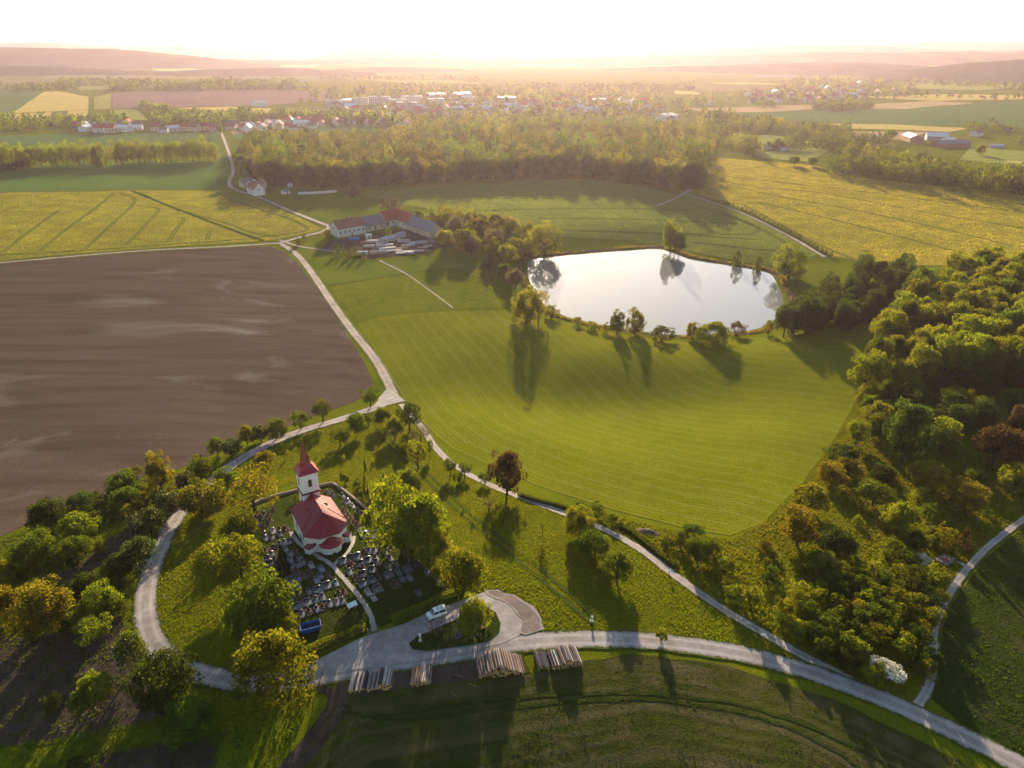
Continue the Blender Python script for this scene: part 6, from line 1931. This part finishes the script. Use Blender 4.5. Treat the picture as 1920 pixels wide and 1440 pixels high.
def boards(px_, py_, l, w, hh, rz, mat, label, name, grp, cat, n=4):
    x, y, z = at1(px_, py_)
    o = empty(name, (x, y, z + 0.1), rz)
    for k in range(n):
        yy = -w / 2 + (k + 0.5) * w / n
        MB().box(-l / 2 + r.uniform(0, 0.6), l / 2 - r.uniform(0, 0.6), yy - w / n * 0.46, yy + w / n * 0.46, -0.3, hh * r.uniform(0.6, 1.0)).build('bundle', mat, o)
    return tag(o, label, cat, grp)
for k in range(34):
    t_ = r.random()
    px_, py_ = r.uniform(676, 812), 0
    py_ = r.uniform(452 + (px_ > 760) * 2, 478 - max(0, px_ - 760) * 0.15)
    mt = r.choice(['clut_a', 'clut_a', 'clut_b', 'clut_c'])
    boards(px_, py_, r.uniform(4, 11), r.uniform(1.5, 3), r.uniform(0.8, 2.0), r.uniform(0.1, 0.4), M[mt], {'clut_a': 'stack of grey sheeting in the farmyard', 'clut_b': 'rusty stack in the farmyard', 'clut_c': 'stack of pale boards in the farmyard'}[mt], 'material_stack', {'clut_a': 'grey stacks in the farmyard', 'clut_b': 'rusty stacks in the farmyard', 'clut_c': 'board stacks in the farmyard'}[mt], 'stack')
boards(664, 449, 7, 3, 1.4, 0.2, M['tarp'], 'blue tarpaulin-covered stack in front of the farmhouse', 'covered_stack', None, 'stack')
for a, b_, lab in (((716,455), (738,450), 'long grey greenhouse shed in the farmyard'), ((738,449), (757,443), 'second grey shed lined up in the farmyard')):
    between(a, b_, 4.5, 2.2, 3.4, M['clut_c'], M['clut_a'], lab, 'shed', 'shed', chim=False, door=False)
between((686,447), (696,446), 3, 2.2, 2.9, M['wall_white'], M['sheet_white'], 'white site cabin in the farmyard', 'cabin', 'cabin', chim=False)
# white house at the lane bend, its outbuildings and garden wall
between((474,361), (488,367), 9, 5.4, 10.5, M['wall_white'], M['tile_brown'], 'white gabled house at the lane bend below the great wood', 'house', 'white_house', wins=3)
between((470,358), (480,355), 8, 5.0, 8.5, M['wall_white'], M['sheet_white'], 'white wing with pale sheet roof behind the gabled house', 'house', 'house_wing', wins=2, chim=False)
between((452,351), (474,348), 9, 4.0, 7.5, M['wall_cream'], M['slate'], 'cream barn with dark roof behind the white house', 'barn', 'barn', wins=2, chim=False)
between((489,350), (496,353), 5, 5.0, 8.5, M['wall_cream'], M['tile_brown'], 'narrow brick-coloured outbuilding behind the white house', 'house', 'outbuilding', wins=1, chim=True)
between((530,364), (542,362), 5, 2.4, 3.8, M['wall_white'], M['slate'], 'white garden shed with dark roof along the meadow edge', 'shed', 'shed', chim=False)
between((540,351), (549,350.5), 4, 2.5, 3.6, M['wall_white'], M['sheet_white'], 'pale caravan-like shed under the great wood', 'shed', 'shed', chim=False)
wall_run('garden_wall', [(559,364.5),(580,364),(606,362.5),(632,360.5)], 0.6, 1.7, M['wall_white'], M['sheet_white'], 'long white garden wall along the meadow edge', 'wall')
# big barns on the far right
between((1700,262), (1718,268), 16, 6, 10, M['brick'], M['sheet_white'], 'brick cowshed with pale roof at the far farm', 'barn', 'barn', chim=False)
between((1735,262), (1775,264), 22, 6, 10, M['clut_a'], M['sheet_white'], 'widest pale-roofed hall of the far farm', 'barn', 'barn', chim=False)
between((1752,276), (1810,275), 15, 5, 8.5, M['brick'], M['slate'], 'long brick cowshed with dark roof at the far farm', 'barn', 'barn', chim=False)
between((1768,268), (1785,268), 10, 5, 7, M['wall_white'], M['sheet_white'], 'small white hall between the far farm sheds', 'barn', 'barn', chim=False)
between((1855,277), (1880,277), 5, 3, 4.2, M['clut_a'], M['sheet_white'], 'long grey trailer standing in the far pasture', 'trailer', 'trailer', chim=False, door=False)
between((1438,282), (1458,280), 11, 4, 7.5, M['wall_white'], M['slate'], 'lone farmstead with grey roof beside a conifer clump', 'house', 'farmhouse', wins=3)
between((1460,283), (1475,282), 8, 3, 5, M['wall_white'], M['sheet_white'], 'pale outbuilding of the lone farmstead', 'shed', 'shed', chim=False)
between((1824,256), (1836,254), 11, 5, 9, M['wall_white'], M['tile_brown'], 'white house with dark roof in the trees beyond the far farm', 'house', 'house', wins=2)
between((1884,246), (1898,247), 9, 4, 6, M['wall_white'], M['sheet_white'], 'pale shed at the edge of the far trees', 'shed', 'shed', chim=False)
between((1912,268), (1926,268), 9, 4, 6, M['wall_white'], M['slate'], 'grey-roofed shed at the end of the far pasture', 'shed', 'shed', chim=False)
# village and town: every house its own object, copied from a few types
TYPES = []
for wl, rf, dims, wn, rn in ((M['wall_white'], M['tile_red'], (13, 9.5, 5.5, 9.8), 'white', 'red'), (M['wall_cream'], M['tile_brown'], (14, 10, 5.5, 9.5), 'cream', 'brown'), (M['wall_white'], M['slate'], (15, 10, 6, 10), 'white', 'grey'),
                     (M['wall_white'], M['sheet_white'], (20, 12, 5, 8), 'white', 'pale'), (M['wall_cream'], M['tile_red'], (12, 9, 6.5, 10.5), 'cream', 'red')):
    TYPES.append([gable(*dims, wl, rf, wins=3), wn, rn, False])
def town(poly, n, mind, seed, where, big=1.0):
    rr = random.Random(seed)
    for c in scatter(poly, n, mind, seed):
        ty = rr.choice(TYPES)
        if not ty[3]:
            o = ty[0]; ty[3] = True
        else:
            o = dup(ty[0])
        s_ = rr.uniform(0.85, 1.25) * big
        o.scale = (s_, s_, s_)
        lab = '%s house with %s roof %s' % (ty[1], ty[2], where)
        stand(o, c[0], c[1], rr.choice([0.1, 0.3, 1.6, -0.4, 0.9]) + rr.uniform(-0.2, 0.2), lab, 'house', None, lab.replace(' house', ' houses'))
town([(120,246),(160,238),(240,236),(280,242),(200,252)], 16, 17, 91, 'in the near village behind the poplars')
town([(290,244),(410,240),(410,246),(300,250)], 9, 16, 92, 'in the near village by the lane')
town([(424,240),(470,238),(560,230),(640,236),(560,246),(440,248)], 30, 16, 93, 'in the village street beyond the great wood', 0.95)
town([(500,230),(640,222),(780,228),(760,238),(600,236)], 26, 18, 94, 'in the village street beyond the great wood', 0.95)
town([(610,208),(700,200),(860,196),(1000,200),(1250,206),(1250,216),(1000,214),(800,220),(640,222)], 70, 22, 95, 'in the distant town', 1.05)
town([(600,198),(760,186),(1000,186),(1240,192),(1240,200),(900,196),(650,206)], 50, 30, 96, 'in the distant town', 1.15)
town([(1320,200),(1440,192),(1560,194),(1700,176),(1640,158),(1480,166),(1330,190)], 60, 30, 97, 'in the hazy village under the wooded hill', 1.15)
M['panel_wall'] = plain('panel_block_wall', (0.60, 0.56, 0.50), 0.9, 0.06, 0.3, rnd=0.15)
blk = empty('apartment_block', (0, 0, -300))
MB().box(-22, 22, -6, 6, -2, 17).build('wall', M['panel_wall'], blk)
MB().box(-22.3, 22.3, -6.3, 6.3, 17, 17.5).box(-4, 4, -2, 2, 17.5, 19.5).build('roof', M['slate'], blk)
for fl_ in range(5):
    for k in range(11):
        w_ = MB().box(-21 + k * 3.9, -18.6 + k * 3.9, -6.06, -5.9, 2 + fl_ * 3, 3.6 + fl_ * 3).build('window', M['glass'], blk)
for i, (px_, py_, s_, rz) in enumerate([(676,196,0.8,0.1),(712,197,1.0,0.05),(747,199,0.8,0.1),(772,196,1.0,0.0),(764,207,0.9,-0.1),(818,198,0.8,0.1),(950,196,0.9,0.0),(626,199,0.7,0.2),(1122,196,0.7,0.1)]):
    x, y, z = at1(px_, py_)
    o = blk if i == 0 else dup(blk)
    o.scale = (s_, 1, s_); o.location = (x, y, z); o.rotation_euler = (0, 0, rz)
    tag(o, 'pale five-storey apartment block in the distant town', 'building', 'apartment blocks of the distant town')
for a, b_, lab in (((640,196),(676,193), 'long white factory hall at the edge of the distant town'), ((850,182),(876,180), 'white factory hall beyond the apartment blocks'), ((795,184),(830,182), 'pale flat hall beyond the apartment blocks'),
                   ((478,200),(496,199), 'dark-roofed barn beside the golden field'), ((1238,226),(1258,224), 'white hall standing above the great wood')):
    between(a, b_, 28, 8, 11, M['wall_white'], M['sheet_white'] if 'dark' not in lab else M['slate'], lab, 'hall', 'factory_hall', chim=False, door=False)
